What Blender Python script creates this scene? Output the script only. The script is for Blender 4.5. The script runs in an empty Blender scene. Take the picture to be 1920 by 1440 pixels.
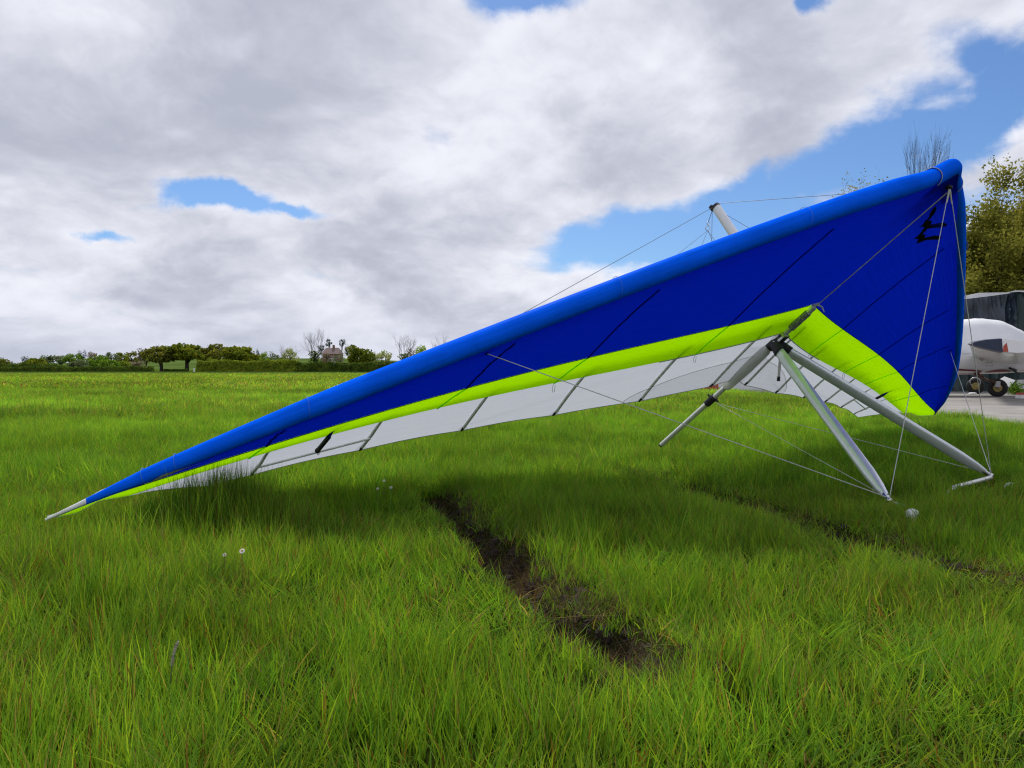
import bpy, bmesh, math, random
import numpy as np
from mathutils import Vector, Matrix
from mathutils.bvhtree import BVHTree
from mathutils.geometry import tessellate_polygon

rnd = random.Random(7)
rng = np.random.default_rng(7)
sc = bpy.context.scene
col = sc.collection
R = math.radians

# ------------------------------------------------------------------ camera
F_PX = 1370.0                       # focal length in pixels of the 1920 px photograph
CAM_H = 0.80
PITCH = math.atan(30 / F_PX)
cam_data = bpy.data.cameras.new('camera')
cam_data.sensor_width = 36.0
cam_data.lens = F_PX / 1920 * 36.0
cam_data.clip_start = 0.05
cam_data.clip_end = 6000
cam = bpy.data.objects.new('camera', cam_data)
cam.location = (0, 0, CAM_H)
cam.rotation_euler = (R(90) - PITCH, 0, 0)
col.objects.link(cam)
sc.camera = cam

# ------------------------------------------------------------------ world and sun
SUN_EL, SUN_AZ = R(54), R(-10)      # azimuth from +Y towards +X
SUN_STRENGTH = 1.5
EXPOSURE = 1.08
sc.view_settings.view_transform = 'Standard'
sc.view_settings.look = 'None'
sc.view_settings.gamma = 1
sc.view_settings.use_curve_mapping = False
sc.view_settings.exposure = EXPOSURE
try:
    sc.cycles.use_denoising = True
    sc.cycles.denoiser = 'OPENIMAGEDENOISE'
    sc.cycles.denoising_input_passes = 'RGB_ALBEDO_NORMAL'
    sc.cycles.denoising_prefilter = 'NONE'
    sc.cycles.filter_width = 1.2
    sc.cycles.use_adaptive_sampling = False
    sc.cycles.max_bounces = 8
    sc.cycles.transmission_bounces = 4
    sc.cycles.sample_clamp_indirect = 6
except Exception:
    pass


class NT:
    """small helper around a node tree"""
    def __init__(self, tree):
        self.t = tree; self.n = tree.nodes; self.l = tree.links
    def new(self, kind, **kw):
        nd = self.n.new(kind)
        for k, v in kw.items(): setattr(nd, k, v)
        return nd
    def put(self, sock, v):
        if v is None: return
        if isinstance(v, bpy.types.NodeSocket): self.l.new(v, sock)
        else: sock.default_value = v
    def m(self, op, a, b=None, c=None, clamp=False):
        nd = self.new('ShaderNodeMath', operation=op, use_clamp=clamp)
        for i, v in enumerate((a, b, c)): self.put(nd.inputs[i], v)
        return nd.outputs[0]
    def vm(self, op, a, b=None, out=0):
        nd = self.new('ShaderNodeVectorMath', operation=op)
        self.put(nd.inputs[0], a)
        if b is not None:
            if op == 'SCALE': self.put(nd.inputs['Scale'], b)
            else: self.put(nd.inputs[1], b)
        return nd.outputs['Value' if out == 'v' else 0]
    def xyz(self, x, y, z=0.0):
        nd = self.new('ShaderNodeCombineXYZ')
        for i, v in enumerate((x, y, z)): self.put(nd.inputs[i], v)
        return nd.outputs[0]
    def noise(self, vec, scale, detail=4, rough=.5, dist=0., dim='3D'):
        nd = self.new('ShaderNodeTexNoise', noise_dimensions=dim)
        self.put(nd.inputs['Vector'], vec)
        nd.inputs['Scale'].default_value = scale
        nd.inputs['Detail'].default_value = detail
        nd.inputs['Roughness'].default_value = rough
        nd.inputs['Distortion'].default_value = dist
        return nd.outputs['Fac']
    def ss(self, v, lo, hi, a=0., b=1.):
        nd = self.new('ShaderNodeMapRange', interpolation_type='SMOOTHSTEP')
        self.put(nd.inputs['Value'], v)
        for i, x in zip((1, 2, 3, 4), (lo, hi, a, b)): self.put(nd.inputs[i], x)
        return nd.outputs[0]
    def mix(self, f, a, b):
        nd = self.new('ShaderNodeMix', data_type='RGBA')
        self.put(nd.inputs[0], f); self.put(nd.inputs[6], a); self.put(nd.inputs[7], b)
        return nd.outputs[2]
    def mixs(self, f, a, b):
        nd = self.new('ShaderNodeMixShader')
        self.put(nd.inputs[0], f); self.l.new(a, nd.inputs[1]); self.l.new(b, nd.inputs[2])
        return nd.outputs[0]


def c4(c): return (c[0], c[1], c[2], 1.0)

w = bpy.data.worlds.new('World')
sc.world = w
w.use_nodes = True
w.node_tree.nodes.clear()
W = NT(w.node_tree)
sky = W.new('ShaderNodeTexSky', sky_type='NISHITA')
sky.sun_disc = False
sky.sun_elevation = SUN_EL
sky.sun_rotation = SUN_AZ
sky.air_density = 1.0
sky.dust_density = 0.6
sky.ozone_density = 1.6
BG = 0.115
d = W.new('ShaderNodeTexCoord').outputs['Generated']
sep = W.new('ShaderNodeSeparateXYZ'); W.l.new(d, sep.inputs[0])
dx, dy, dz = sep.outputs
yy = W.m('MAXIMUM', dy, 0.05)
u = W.m('DIVIDE', dx, yy)                     # tangent coordinates of the sky ahead
v = W.m('DIVIDE', dz, yy)
zc = W.m('ADD', W.m('MAXIMUM', dz, 0.0), 0.40)
P = W.xyz(W.m('DIVIDE', dx, zc), W.m('DIVIDE', dy, zc), 0.37)   # cloud layer plane
warp = W.new('ShaderNodeTexNoise'); W.l.new(P, warp.inputs['Vector']); warp.inputs['Scale'].default_value = 2.2; warp.inputs['Detail'].default_value = 3
wv = W.vm('SCALE', W.vm('SUBTRACT', warp.outputs['Color'], (0.5, 0.5, 0.5)), 0.22)
PW = W.vm('ADD', P, wv)
PS = W.vm('SCALE', PW, 0.93)
PS2 = W.vm('SCALE', PW, 0.972)
n1 = W.noise(PW, 2.3, 9, 0.52)
n2 = W.noise(PS, 2.3, 7, 0.50)
n1s = W.noise(PW, 2.3, 4, 0.5)
def puff(vec, scale):
    q = W.new('ShaderNodeTexVoronoi', feature='SMOOTH_F1', voronoi_dimensions='2D', normalize=True)
    W.l.new(vec, q.inputs['Vector']); q.inputs['Scale'].default_value = scale; q.inputs['Detail'].default_value = 4.5
    q.inputs['Roughness'].default_value = .52; q.inputs['Lacunarity'].default_value = 2.2; q.inputs['Smoothness'].default_value = .6
    return W.m('SUBTRACT', 1.0, q.outputs['Distance'])
wp2 = W.new('ShaderNodeTexNoise'); W.l.new(P, wp2.inputs['Vector']); wp2.inputs['Scale'].default_value = 12.0; wp2.inputs['Detail'].default_value = 5
PP = W.vm('ADD', PW, W.vm('SCALE', W.vm('SUBTRACT', wp2.outputs['Color'], (.5, .5, .5)), .045))
PP2 = W.vm('ADD', PS2, W.vm('SCALE', W.vm('SUBTRACT', wp2.outputs['Color'], (.5, .5, .5)), .045))
n3 = W.m('ADD', W.m('MULTIPLY', puff(PP, 4.2), .75), W.m('MULTIPLY', W.noise(PW, 11.0, 9, .58), .35))
n4 = W.m('ADD', W.m('MULTIPLY', puff(PP2, 4.2), .75), W.m('MULTIPLY', W.noise(PS2, 11.0, 9, .58), .35))
big = W.noise(P, 0.9, 3, 0.5)
# openings seen in the cloud sheet: centre u, v, half length, half height, tilt
GAPS = [(.36, .230, .22, .056, 24, 1.05), (.19, .180, .12, .044, 10, 1.05), (.50, .285, .17, .065, 24, 1.1), (.62, .33, .15, .050, 34, .95), (.66, .42, .10, .035, -20, .55),
        (-.385, .232, .085, .018, -14, 1.1), (-.28, .208, .05, .010, -8, .8), (-.57, .181, .05, .007, -3, .6),
        (.02, .505, .065, .024, -4, .9), (.39, .505, .035, .02, 0, .8), (.63, .40, .12, .03, 40, .35), (.68, .24, .10, .05, 0, .55)]
wu = W.new('ShaderNodeTexNoise'); wu.inputs['Scale'].default_value = 7.0; wu.inputs['Detail'].default_value = 6; wu.inputs['Roughness'].default_value = .6
W.l.new(W.xyz(u, v, 0.0), wu.inputs['Vector'])
ws = W.new('ShaderNodeSeparateXYZ'); W.l.new(W.vm('SUBTRACT', wu.outputs['Color'], (.5, .5, .5)), ws.inputs[0])
u = W.m('ADD', u, W.m('MULTIPLY', ws.outputs[0], .16)); v = W.m('ADD', v, W.m('MULTIPLY', ws.outputs[1], .075))
gap = None
for gu, gv, ga, gb, gt, gs in GAPS:
    ct, st = math.cos(R(gt)), math.sin(R(gt))
    du = W.m('SUBTRACT', u, gu); dv = W.m('SUBTRACT', v, gv)
    a_ = W.m('DIVIDE', W.m('ADD', W.m('MULTIPLY', du, ct), W.m('MULTIPLY', dv, st)), ga)
    b_ = W.m('DIVIDE', W.m('SUBTRACT', W.m('MULTIPLY', dv, ct), W.m('MULTIPLY', du, st)), gb)
    r2 = W.m('ADD', W.m('MULTIPLY', a_, a_), W.m('MULTIPLY', b_, b_))
    e_ = W.m('MULTIPLY', W.m('EXPONENT', W.m('MULTIPLY', r2, -0.8)), gs)
    gap = e_ if gap is None else W.m('MAXIMUM', gap, e_)
dens = W.m('ADD', W.m('ADD', n1, W.m('MULTIPLY', W.m('SUBTRACT', n3, .62), .52)), 0.135)
dens = W.m('SUBTRACT', dens, W.m('MULTIPLY', gap, 0.50))
alpha = W.ss(dens, 0.31, 0.55)
relief = W.m('ADD', W.m('MULTIPLY', W.m('SUBTRACT', n1, n2), 4.2), W.m('MULTIPLY', W.m('SUBTRACT', n3, n4), 2.3))
thick = W.ss(W.m('SUBTRACT', n1s, W.m('MULTIPLY', gap, .14)), 0.34, 0.64)
shade = W.m('ADD', W.m('MULTIPLY', thick, -0.95), W.m('MULTIPLY', relief, 0.62))
shade = W.m('ADD', shade, W.m('MULTIPLY', W.m('SUBTRACT', big, 0.5), -0.7))
lit = W.ss(shade, -1.25, 0.30)
ccol = W.mix(lit, (0.37, 0.39, 0.47, 1), (0.72, 0.73, 0.795, 1))
# towards the horizon the sheet flattens into pale haze
hz = W.ss(dz, 0.0, 0.12, 0.40, 0.0)
ccol = W.mix(hz, ccol, (0.47, 0.50, 0.61, 1))
cscale = W.vm('SCALE', ccol, 1.0 / BG * 0.60)
alpha2 = W.m('MAXIMUM', alpha, W.ss(dz, 0.02, 0.10, 0.92, 0.0))
skyc = W.mix(alpha2, W.vm('MULTIPLY', sky.outputs[0], (0.245, 0.335, 0.45)), cscale)
bgn = W.new('ShaderNodeBackground'); W.l.new(skyc, bgn.inputs['Color']); bgn.inputs['Strength'].default_value = BG
wo = W.new('ShaderNodeOutputWorld'); W.l.new(bgn.outputs[0], wo.inputs['Surface'])

sun_data = bpy.data.lights.new('sun', 'SUN')
sun_data.energy = SUN_STRENGTH
sun_data.angle = R(10.0)
sun_data.color = (1.0, 0.955, 0.88)
sun = bpy.data.objects.new('sun', sun_data)
sd = Vector((math.sin(SUN_AZ) * math.cos(SUN_EL), math.cos(SUN_AZ) * math.cos(SUN_EL), math.sin(SUN_EL)))
sun.rotation_euler = sd.to_track_quat('Z', 'Y').to_euler()
sun.location = (0, 0, 30)
col.objects.link(sun)

# ------------------------------------------------------------------ helpers
def at(px, py, Y):
    """world point at distance Y ahead seen at a measured direction"""
    yc = (720 - py) / F_PX; xc = (px - 960) / F_PX
    dep = Y / (math.cos(PITCH) + yc * math.sin(PITCH))
    return Vector((xc * dep, Y, CAM_H + dep * (yc * math.cos(PITCH) - math.sin(PITCH))))

def tag(o, label=None, cat=None, group=None, kind=None):
    if label: o['label'] = label
    if cat: o['category'] = cat
    if group: o['group'] = group
    if kind: o['kind'] = kind
    return o

def empty(name, loc, label=None, cat=None, group=None, rz=0):
    o = bpy.data.objects.new(name, None)
    o.empty_display_size = .1
    o.location = loc; o.rotation_euler = (0, 0, rz)
    col.objects.link(o)
    return tag(o, label, cat, group)

def link(name, me, mat=None, parent=None):
    if mat is not None:
        me.materials.clear(); me.materials.append(mat)
    o = bpy.data.objects.new(name, me)
    col.objects.link(o)
    if parent is not None: o.parent = parent
    return o

def mesh(name, verts, faces, smooth=True):
    me = bpy.data.meshes.new(name)
    me.from_pydata([tuple(p) for p in verts], [], faces)
    if smooth: me.polygons.foreach_set('use_smooth', [True] * len(me.polygons))
    me.update()
    return me

def quads_np(name, V, smooth=False):
    """mesh of separate quads from an (n,4,3) array"""
    n = len(V)
    me = bpy.data.meshes.new(name)
    me.vertices.add(n * 4); me.vertices.foreach_set('co', V.reshape(-1).astype(np.float32))
    me.loops.add(n * 4); me.loops.foreach_set('vertex_index', np.arange(n * 4, dtype=np.int32))
    me.polygons.add(n); me.polygons.foreach_set('loop_start', np.arange(0, n * 4, 4, dtype=np.int32))
    me.polygons.foreach_set('loop_total', np.full(n, 4, dtype=np.int32))
    me.update(calc_edges=True)
    return me

class MB:
    def __init__(self): self.v = []; self.f = []
    def add(self, vs, fs):
        b = len(self.v); self.v += [tuple(p) for p in vs]; self.f += [tuple(i + b for i in f) for f in fs]
    def box(self, c, s, rot=None):
        vs = [Vector((x * s[0] / 2, y * s[1] / 2, z * s[2] / 2)) for x in (-1, 1) for y in (-1, 1) for z in (-1, 1)]
        if rot is not None: vs = [rot @ p for p in vs]
        self.add([p + Vector(c) for p in vs], [(0, 1, 3, 2), (4, 6, 7, 5), (0, 4, 5, 1), (2, 3, 7, 6), (0, 2, 6, 4), (1, 5, 7, 3)])
    def tube(self, pts, r, n=8, cap=True, flat=1.0, up=None):
        """tube along pts; r number or list; flat squeezes the section across `up`"""
        pts = [Vector(p) for p in pts]; k = len(pts)
        rs = [r] * k if not hasattr(r, '__len__') else r
        prev = None; base = len(self.v); vs = []; fs = []
        for i, p in enumerate(pts):
            t = (pts[min(i + 1, k - 1)] - pts[max(i - 1, 0)]).normalized()
            a = Vector(up) if up is not None else (prev if prev is not None else Vector((0, 0, 1)))
            if abs(t.dot(a.normalized())) > .98: a = Vector((1, 0, 0))
            a = (a - t * a.dot(t)).normalized(); b = t.cross(a); prev = a
            for j in range(n):
                th = 2 * math.pi * j / n
                vs.append(p + a * (rs[i] * math.cos(th)) + b * (rs[i] * flat * math.sin(th)))
        for i in range(k - 1):
            for j in range(n):
                fs.append((i * n + j, i * n + (j + 1) % n, (i + 1) * n + (j + 1) % n, (i + 1) * n + j))
        if cap:
            fs.append(tuple(range(n - 1, -1, -1))); fs.append(tuple((k - 1) * n + j for j in range(n)))
        self.add(vs, fs)
    def ball(self, c, r, n=12, m=8):
        vs = []; fs = []; rr = r if hasattr(r, '__len__') else (r, r, r)
        for i in range(m + 1):
            ph = math.pi * i / m
            for j in range(n):
                th = 2 * math.pi * j / n
                vs.append((c[0] + rr[0] * math.sin(ph) * math.cos(th), c[1] + rr[1] * math.sin(ph) * math.sin(th), c[2] + rr[2] * math.cos(ph)))
        for i in range(m):
            for j in range(n):
                fs.append((i * n + j, (i + 1) * n + j, (i + 1) * n + (j + 1) % n, i * n + (j + 1) % n))
        self.add(vs, fs)
    def torus(self, c, r1, r2, axis, n=28, m=12):
        ax = Vector(axis).normalized(); a = ax.orthogonal().normalized(); b = ax.cross(a); vs = []; fs = []
        for i in range(n):
            th = 2 * math.pi * i / n; o = a * math.cos(th) + b * math.sin(th)
            for j in range(m):
                ph = 2 * math.pi * j / m
                vs.append(Vector(c) + o * (r1 + r2 * math.cos(ph)) + ax * (r2 * math.sin(ph)))
        for i in range(n):
            for j in range(m):
                fs.append((i * m + j, ((i + 1) % n) * m + j, ((i + 1) % n) * m + (j + 1) % m, i * m + (j + 1) % m))
        self.add(vs, fs)
    def grid(self, rows):
        n = len(rows[0]); vs = [p for r in rows for p in r]; fs = []
        for i in range(len(rows) - 1):
            for j in range(n - 1):
                fs.append((i * n + j, i * n + j + 1, (i + 1) * n + j + 1, (i + 1) * n + j))
        self.add(vs, fs)
    def build(self, name, mat, parent=None, smooth=True, sharp=35):
        off = parent_origin(parent)
        me = mesh(name, [Vector(p) - off for p in self.v], self.f, smooth)
        if smooth and sharp:
            try: me.set_sharp_from_angle(angle=R(sharp))
            except Exception: pass
        return link(name, me, mat, parent)

def parent_origin(p):
    o = Vector((0, 0, 0))
    while p is not None:
        o += p.location; p = p.parent
    return o

# ------------------------------------------------------------------ materials
def mat(name, c, rough=.6, metal=0., spec=.5, var=.12, vscale=6., bump=0., bscale=40., coat=0., c2=None):
    m = bpy.data.materials.new(name); m.use_nodes = True; m.node_tree.nodes.clear()
    t = NT(m.node_tree)
    b = t.new('ShaderNodeBsdfPrincipled')
    pos = t.new('ShaderNodeNewGeometry').outputs['Position']
    n = t.noise(pos, vscale, 5, .6)
    lo = [x * (1 - var) for x in c]; hi = [min(1, x * (1 + var)) for x in (c2 or c)]
    t.l.new(t.mix(t.ss(n, .3, .7), c4(lo), c4(hi)), b.inputs['Base Color'])
    b.inputs['Roughness'].default_value = rough; b.inputs['Metallic'].default_value = metal
    b.inputs['Specular IOR Level'].default_value = spec
    b.inputs['Coat Weight'].default_value = coat
    if bump:
        bn = t.new('ShaderNodeBump'); bn.inputs['Strength'].default_value = bump; bn.inputs['Distance'].default_value = .01
        t.l.new(t.noise(pos, bscale, 5, .6), bn.inputs['Height']); t.l.new(bn.outputs[0], b.inputs['Normal'])
    o = t.new('ShaderNodeOutputMaterial'); t.l.new(b.outputs[0], o.inputs[0])
    return m

def cloth(name, c, trans=.4, tc=None, gloss=.04, rough=.45, wrinkle=.25, streak=True, weave=0., clear=0.):
    """sail cloth: diffuse plus transmitted light, faint sheen, creases that run along the span"""
    m = bpy.data.materials.new(name); m.use_nodes = True; m.node_tree.nodes.clear()
    t = NT(m.node_tree)
    uv = t.new('ShaderNodeAttribute', attribute_name='span').outputs['Vector']
    pos = t.new('ShaderNodeNewGeometry').outputs['Position']
    sv = t.vm('MULTIPLY', uv, (1.3, 14.0, 1.0))
    n = t.noise(sv, 2.2, 4, .55, .6)
    n2 = t.noise(pos, 3.0, 3, .5)
    h = t.m('ADD', n, t.m('MULTIPLY', n2, .8))
    if weave: h = t.m('ADD', h, t.m('MULTIPLY', t.noise(pos, 160, 2, .5), weave))
    bn = t.new('ShaderNodeBump'); bn.inputs['Strength'].default_value = wrinkle; bn.inputs['Distance'].default_value = .03
    t.l.new(h, bn.inputs['Height'])
    vv = t.noise(pos, 5.0, 5, .6)
    k = t.m('MULTIPLY', t.ss(vv, .3, .7, .88, 1.08), t.ss(n, .3, .7, .84, 1.10))
    cc = t.vm('SCALE', c4(c)[:3], k)
    df = t.new('ShaderNodeBsdfDiffuse'); tr = t.new('ShaderNodeBsdfTranslucent')
    t.l.new(cc, df.inputs[0]); t.put(tr.inputs[0], c4(tc or c))
    t.l.new(bn.outputs[0], df.inputs['Normal']); t.l.new(bn.outputs[0], tr.inputs['Normal'])
    gl = t.new('ShaderNodeBsdfGlossy'); gl.inputs['Roughness'].default_value = rough
    t.l.new(bn.outputs[0], gl.inputs['Normal'])
    a = t.mixs(trans, df.outputs[0], tr.outputs[0])
    a = t.mixs(gloss, a, gl.outputs[0])
    if clear: a = t.mixs(clear, a, t.new('ShaderNodeBsdfTransparent').outputs[0])
    o = t.new('ShaderNodeOutputMaterial'); t.l.new(a, o.inputs[0])
    return m

M = {}
M['blue_cloth'] = cloth('blue sail cloth', (.0008, .017, .54), .38, gloss=.008, wrinkle=.30)
M['blue_mylar'] = cloth('blue leading edge mylar', (.0001, .125, .99), .04, gloss=.003, rough=.4, wrinkle=.10)
M['green_cloth'] = cloth('fluorescent green sail cloth', (.47, .99, .0005), .62, tc=(.50, .99, .0005), gloss=.012, wrinkle=.30)
M['white_cloth'] = cloth('white sail cloth', (.55, .58, .655), .50, wrinkle=.10, weave=.25)
M['mylar_top'] = cloth('translucent upper mylar', (.90, .91, .92), .72, wrinkle=.08)
M['film'] = cloth('grey reinforcing film', (.70, .71, .72), .5, gloss=.03, wrinkle=.1, clear=.72)
M['pocket'] = cloth('pale keel pocket cloth', (.88, .88, .86), .50, wrinkle=.2)
M['tip_white'] = mat('white tip cloth', (.74, .75, .74), .5, var=.06, vscale=20)
M['torn'] = mat('bare torn lining', (.40, .39, .36), .7, var=.3, vscale=60)
M['stitch'] = mat('pale stitching', (.06, .19, .66), .8)
M['trim'] = mat('grey hem trim', (.30, .31, .34), .7)
M['hem'] = mat('trailing edge hem', (.36, .34, .30), .7)
M['logo'] = mat('black sail print', (.002, .002, .0025), .9, spec=.1)
M['alu'] = mat('brushed aluminium', (.70, .70, .68), .34, metal=.55, var=.08, vscale=30)
M['batten'] = mat('batten tube grey', (.60, .61, .58), .4, metal=.2, var=.15, vscale=30)
M['anod'] = mat('satin anodised tube', (.78, .80, .83), .28, metal=.5, var=.04, vscale=12)
M['mast'] = mat('pale satin mast', (.70, .71, .73), .35, metal=.25, var=.05, vscale=12)
M['black'] = mat('black rubber', (.010, .010, .012), .65)
M['blackcloth'] = mat('black wrap', (.012, .012, .016), .8, bump=.4, bscale=120)
M['strap'] = mat('grey white webbing', (.56, .55, .50), .8, bump=.3, bscale=200)
M['steel'] = mat('stainless fitting', (.60, .60, .60), .22, metal=1.)
M['wire'] = mat('plastic coated wire', (.52, .52, .50), .4, spec=.6)
M['wire_dark'] = mat('bare steel wire', (.13, .14, .16), .4, metal=.6)
M['sleeve'] = mat('grey printed sleeve', (.20, .21, .23), .7, var=.6, vscale=70)
M['white_paint'] = mat('white gel coat', (.82, .82, .83), .22, var=.03, vscale=1.5, coat=.2)
M['canvas'] = mat('white canvas cover', (.70, .71, .74), .75, var=.05, vscale=2., bump=.15, bscale=6)
M['navy'] = mat('navy wing tip', (.006, .016, .055), .35, coat=.1)
M['red'] = mat('dark red trim', (.20, .012, .020), .35)
M['orange'] = mat('orange red stripe', (.40, .06, .03), .4)
M['brown'] = mat('rust brown gear leg', (.075, .028, .015), .6, var=.4, vscale=20)
M['tyre'] = mat('tyre rubber', (.010, .010, .010), .75, bump=.2, bscale=60)
M['hub'] = mat('tarnished hub', (.30, .23, .08), .5, metal=.5, var=.4, vscale=30)
M['rim'] = mat('grey rim', (.35, .35, .36), .4, metal=.6)
M['tarp'] = mat('slate tarpaulin', (.030, .042, .062), .34, var=.3, vscale=3., bump=.9, bscale=6)
M['tarp_roof'] = mat('paler tarpaulin top', (.17, .18, .21), .5, var=.15, vscale=2., bump=.3, bscale=5)  # top set paler than the hanging tarpaulin
M['tarp_green_shade'] = mat('dark green tarpaulin and skirt shade', (.010, .030, .030), .5, bump=.4, bscale=5)
M['white_plastic'] = mat('white plastic', (.78, .78, .78), .4, var=.06, vscale=20)
M['red_plastic'] = mat('red plastic', (.45, .06, .04), .5)
M['grey_box'] = mat('pale grey board', (.45, .46, .47), .7)
M['brick'] = mat('red brick far', (.24, .135, .10), .8, var=.25, vscale=.6)
M['tile'] = mat('dark roof tile', (.14, .09, .09), .8, var=.3, vscale=.8)
M['render'] = mat('pale rendered wall', (.62, .60, .60), .8)
M['pane'] = mat('window glass', (.03, .035, .045), .1)
M['bark'] = mat('dark bark', (.045, .036, .028), .9, var=.4, vscale=3.)
M['bark_pale'] = mat('grey brown twig bark', (.11, .095, .085), .9, var=.3, vscale=2.)
M['petal'] = mat('white petal', (.80, .80, .78), .6)
M['yolk'] = mat('yellow flower eye', (.60, .38, .02), .7)
M['seed'] = mat('grey brown seed head', (.42, .38, .30), .9, var=.5, vscale=120, bump=.8, bscale=300)
M['stem'] = mat('pale green stem', (.14, .17, .05), .7)
M['weed'] = mat('broad weed leaf', (.07, .13, .012), .6, var=.3, vscale=25)

def leaf_mat(name, c, c2, trans=.45, scale=.35):
    m = bpy.data.materials.new(name); m.use_nodes = True; m.node_tree.nodes.clear()
    t = NT(m.node_tree)
    pos = t.new('ShaderNodeNewGeometry').outputs['Position']
    rp = t.new('ShaderNodeNewGeometry').outputs['Random Per Island']
    f = t.m('ADD', t.m('MULTIPLY', t.noise(pos, scale, 3, .5), .9), t.m('MULTIPLY', t.m('SUBTRACT', rp, .5), .5))
    cc = t.vm('SCALE', t.mix(t.ss(f, .2, .75), c4(c), c4(c2)), 2.0)
    df = t.new('ShaderNodeBsdfDiffuse'); tr = t.new('ShaderNodeBsdfTranslucent')
    t.l.new(cc, df.inputs[0]); t.l.new(cc, tr.inputs[0])
    o = t.new('ShaderNodeOutputMaterial'); t.l.new(t.mixs(trans, df.outputs[0], tr.outputs[0]), o.inputs[0])
    return m

LEAF = {
    'oak': leaf_mat('oak spring leaves', (.045, .070, .008), (.150, .155, .012)),
    'oak_brown': leaf_mat('bronze oak leaves', (.052, .062, .012), (.135, .138, .018)),
    'green': leaf_mat('fresh green leaves', (.040, .085, .010), (.120, .185, .016)),
    'bright': leaf_mat('bright green leaves', (.075, .13, .012), (.17, .24, .02)),
    'dark': leaf_mat('dark evergreen leaves', (.010, .022, .014), (.032, .050, .026)),
    'purple': leaf_mat('dark purple leaves', (.010, .010, .014), (.026, .024, .032)),
    'grey': leaf_mat('grey green leaves', (.050, .070, .030), (.115, .135, .060)),
    'willow': leaf_mat('pale willow leaves', (.15, .17, .06), (.27, .28, .12)),
    'budding': leaf_mat('brown budding twigs', (.075, .062, .040), (.155, .130, .085)),
    'hedge': leaf_mat('hedge leaves', (.020, .038, .008), (.075, .105, .014), scale=.6),
    'hedge_yellow': leaf_mat('yellow green hedge leaves', (.060, .090, .010), (.155, .185, .018), scale=.6),
    'spring': leaf_mat('olive spring leaves', (.075, .080, .014), (.190, .180, .030), scale=.5),
}

# ------------------------------------------------------------------ ground
RUT1 = [(-.62, 5.0), (-.45, 4.3), (-.33, 3.9), (-.17, 3.35), (-.02, 2.9), (.08, 2.5), (.22, 2.15), (.37, 1.82), (.50, 1.5)]
RUT2 = [(.80, 6.2), (.94, 5.5), (1.10, 5.0), (1.25, 4.5), (1.38, 4.1), (1.52, 3.6), (1.66, 3.1), (1.86, 2.6), (2.05, 2.2)]
def seg_dist(X, Y, pts):
    best = np.full(X.shape, 1e9); tt = np.zeros(X.shape)
    for i in range(len(pts) - 1):
        (ax, ay), (bx, by) = pts[i], pts[i + 1]
        ddx, ddy = bx - ax, by - ay; L = ddx * ddx + ddy * ddy
        t = np.clip(((X - ax) * ddx + (Y - ay) * ddy) / L, 0, 1)
        ds = np.hypot(X - ax - t * ddx, Y - ay - t * ddy)
        k = ds < best; best = np.where(k, ds, best); tt = np.where(k, i + t, tt)
    return best, tt

def vnoise(X, Y, s, seed=0):
    """cheap smooth value noise in numpy"""
    x = X * s + seed * 17.13; y = Y * s - seed * 9.71
    xi = np.floor(x).astype(np.int64); yi = np.floor(y).astype(np.int64); fx = x - xi; fy = y - yi
    fx = fx * fx * (3 - 2 * fx); fy = fy * fy * (3 - 2 * fy)
    def h(a, b):
        n = (a * 374761393 + b * 668265263 + seed * 1442695) & 0x7fffffff
        n = ((n ^ (n >> 13)) * 1274126177) & 0x7fffffff
        return ((n ^ (n >> 16)) & 0xffff) / 65535.0
    return (h(xi, yi) * (1 - fx) + h(xi + 1, yi) * fx) * (1 - fy) + (h(xi, yi + 1) * (1 - fx) + h(xi + 1, yi + 1) * fx) * fy

def rut_mask(X, Y):
    d1, t1 = seg_dist(X, Y, RUT1); d2, t2 = seg_dist(X, Y, RUT2)
    wob = (vnoise(X, Y, 7, 3) - .5) * .09 + (vnoise(X, Y, 19, 4) - .5) * .04
    w1 = .095 + .03 * np.sin(t1 * 2.1) - .030 * np.clip((t1 - 4.5) / 2.5, 0, 1)
    w1 = w1 * np.clip((t1 - .5) / .8, 0, 1) * np.clip((len(RUT1) - 1.9 - t1) / .8, .0, 1)
    brk = np.clip((vnoise(X, Y, 1.7, 8) - .48) * 5, .06, 1)
    w2 = .14 * brk * np.clip((t2 - .4) / .8, 0, 1)
    m1 = np.clip((w1 - d1 - wob) / .05 + .5, 0, 1) * (w1 > .005)
    m2 = np.clip((w2 - d2 - wob) / .05 + .5, 0, 1) * (w2 > .005)
    return m1, m2

def ground_z(X, Y):
    X = np.asarray(X, float); Y = np.asarray(Y, float)
    r = np.hypot(X, Y)
    z = (vnoise(X, Y, .8, 1) - .5) * .05 * np.clip(1 - r / 40, 0, 1) + (vnoise(X, Y, 3.1, 2) - .5) * .02 * np.clip(1 - r / 15, 0, 1)
    z -= .03 * np.exp(-((X + 2.35) ** 2 + (Y - 4.0) ** 2) / .9)
    m1, m2 = rut_mask(X, Y)
    rough = (vnoise(X, Y, 23, 5) - .5) * .05 + (vnoise(X, Y, 55, 6) - .5) * .02
    z += m1 * (-.095 + rough * 1.4) + m2 * (-.055 + rough * .8)
    d1, _ = seg_dist(X, Y, RUT1)
    z += .03 * np.exp(-((d1 - .17) / .06) ** 2) * np.clip(1 - m1, 0, 1)
    return z

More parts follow.
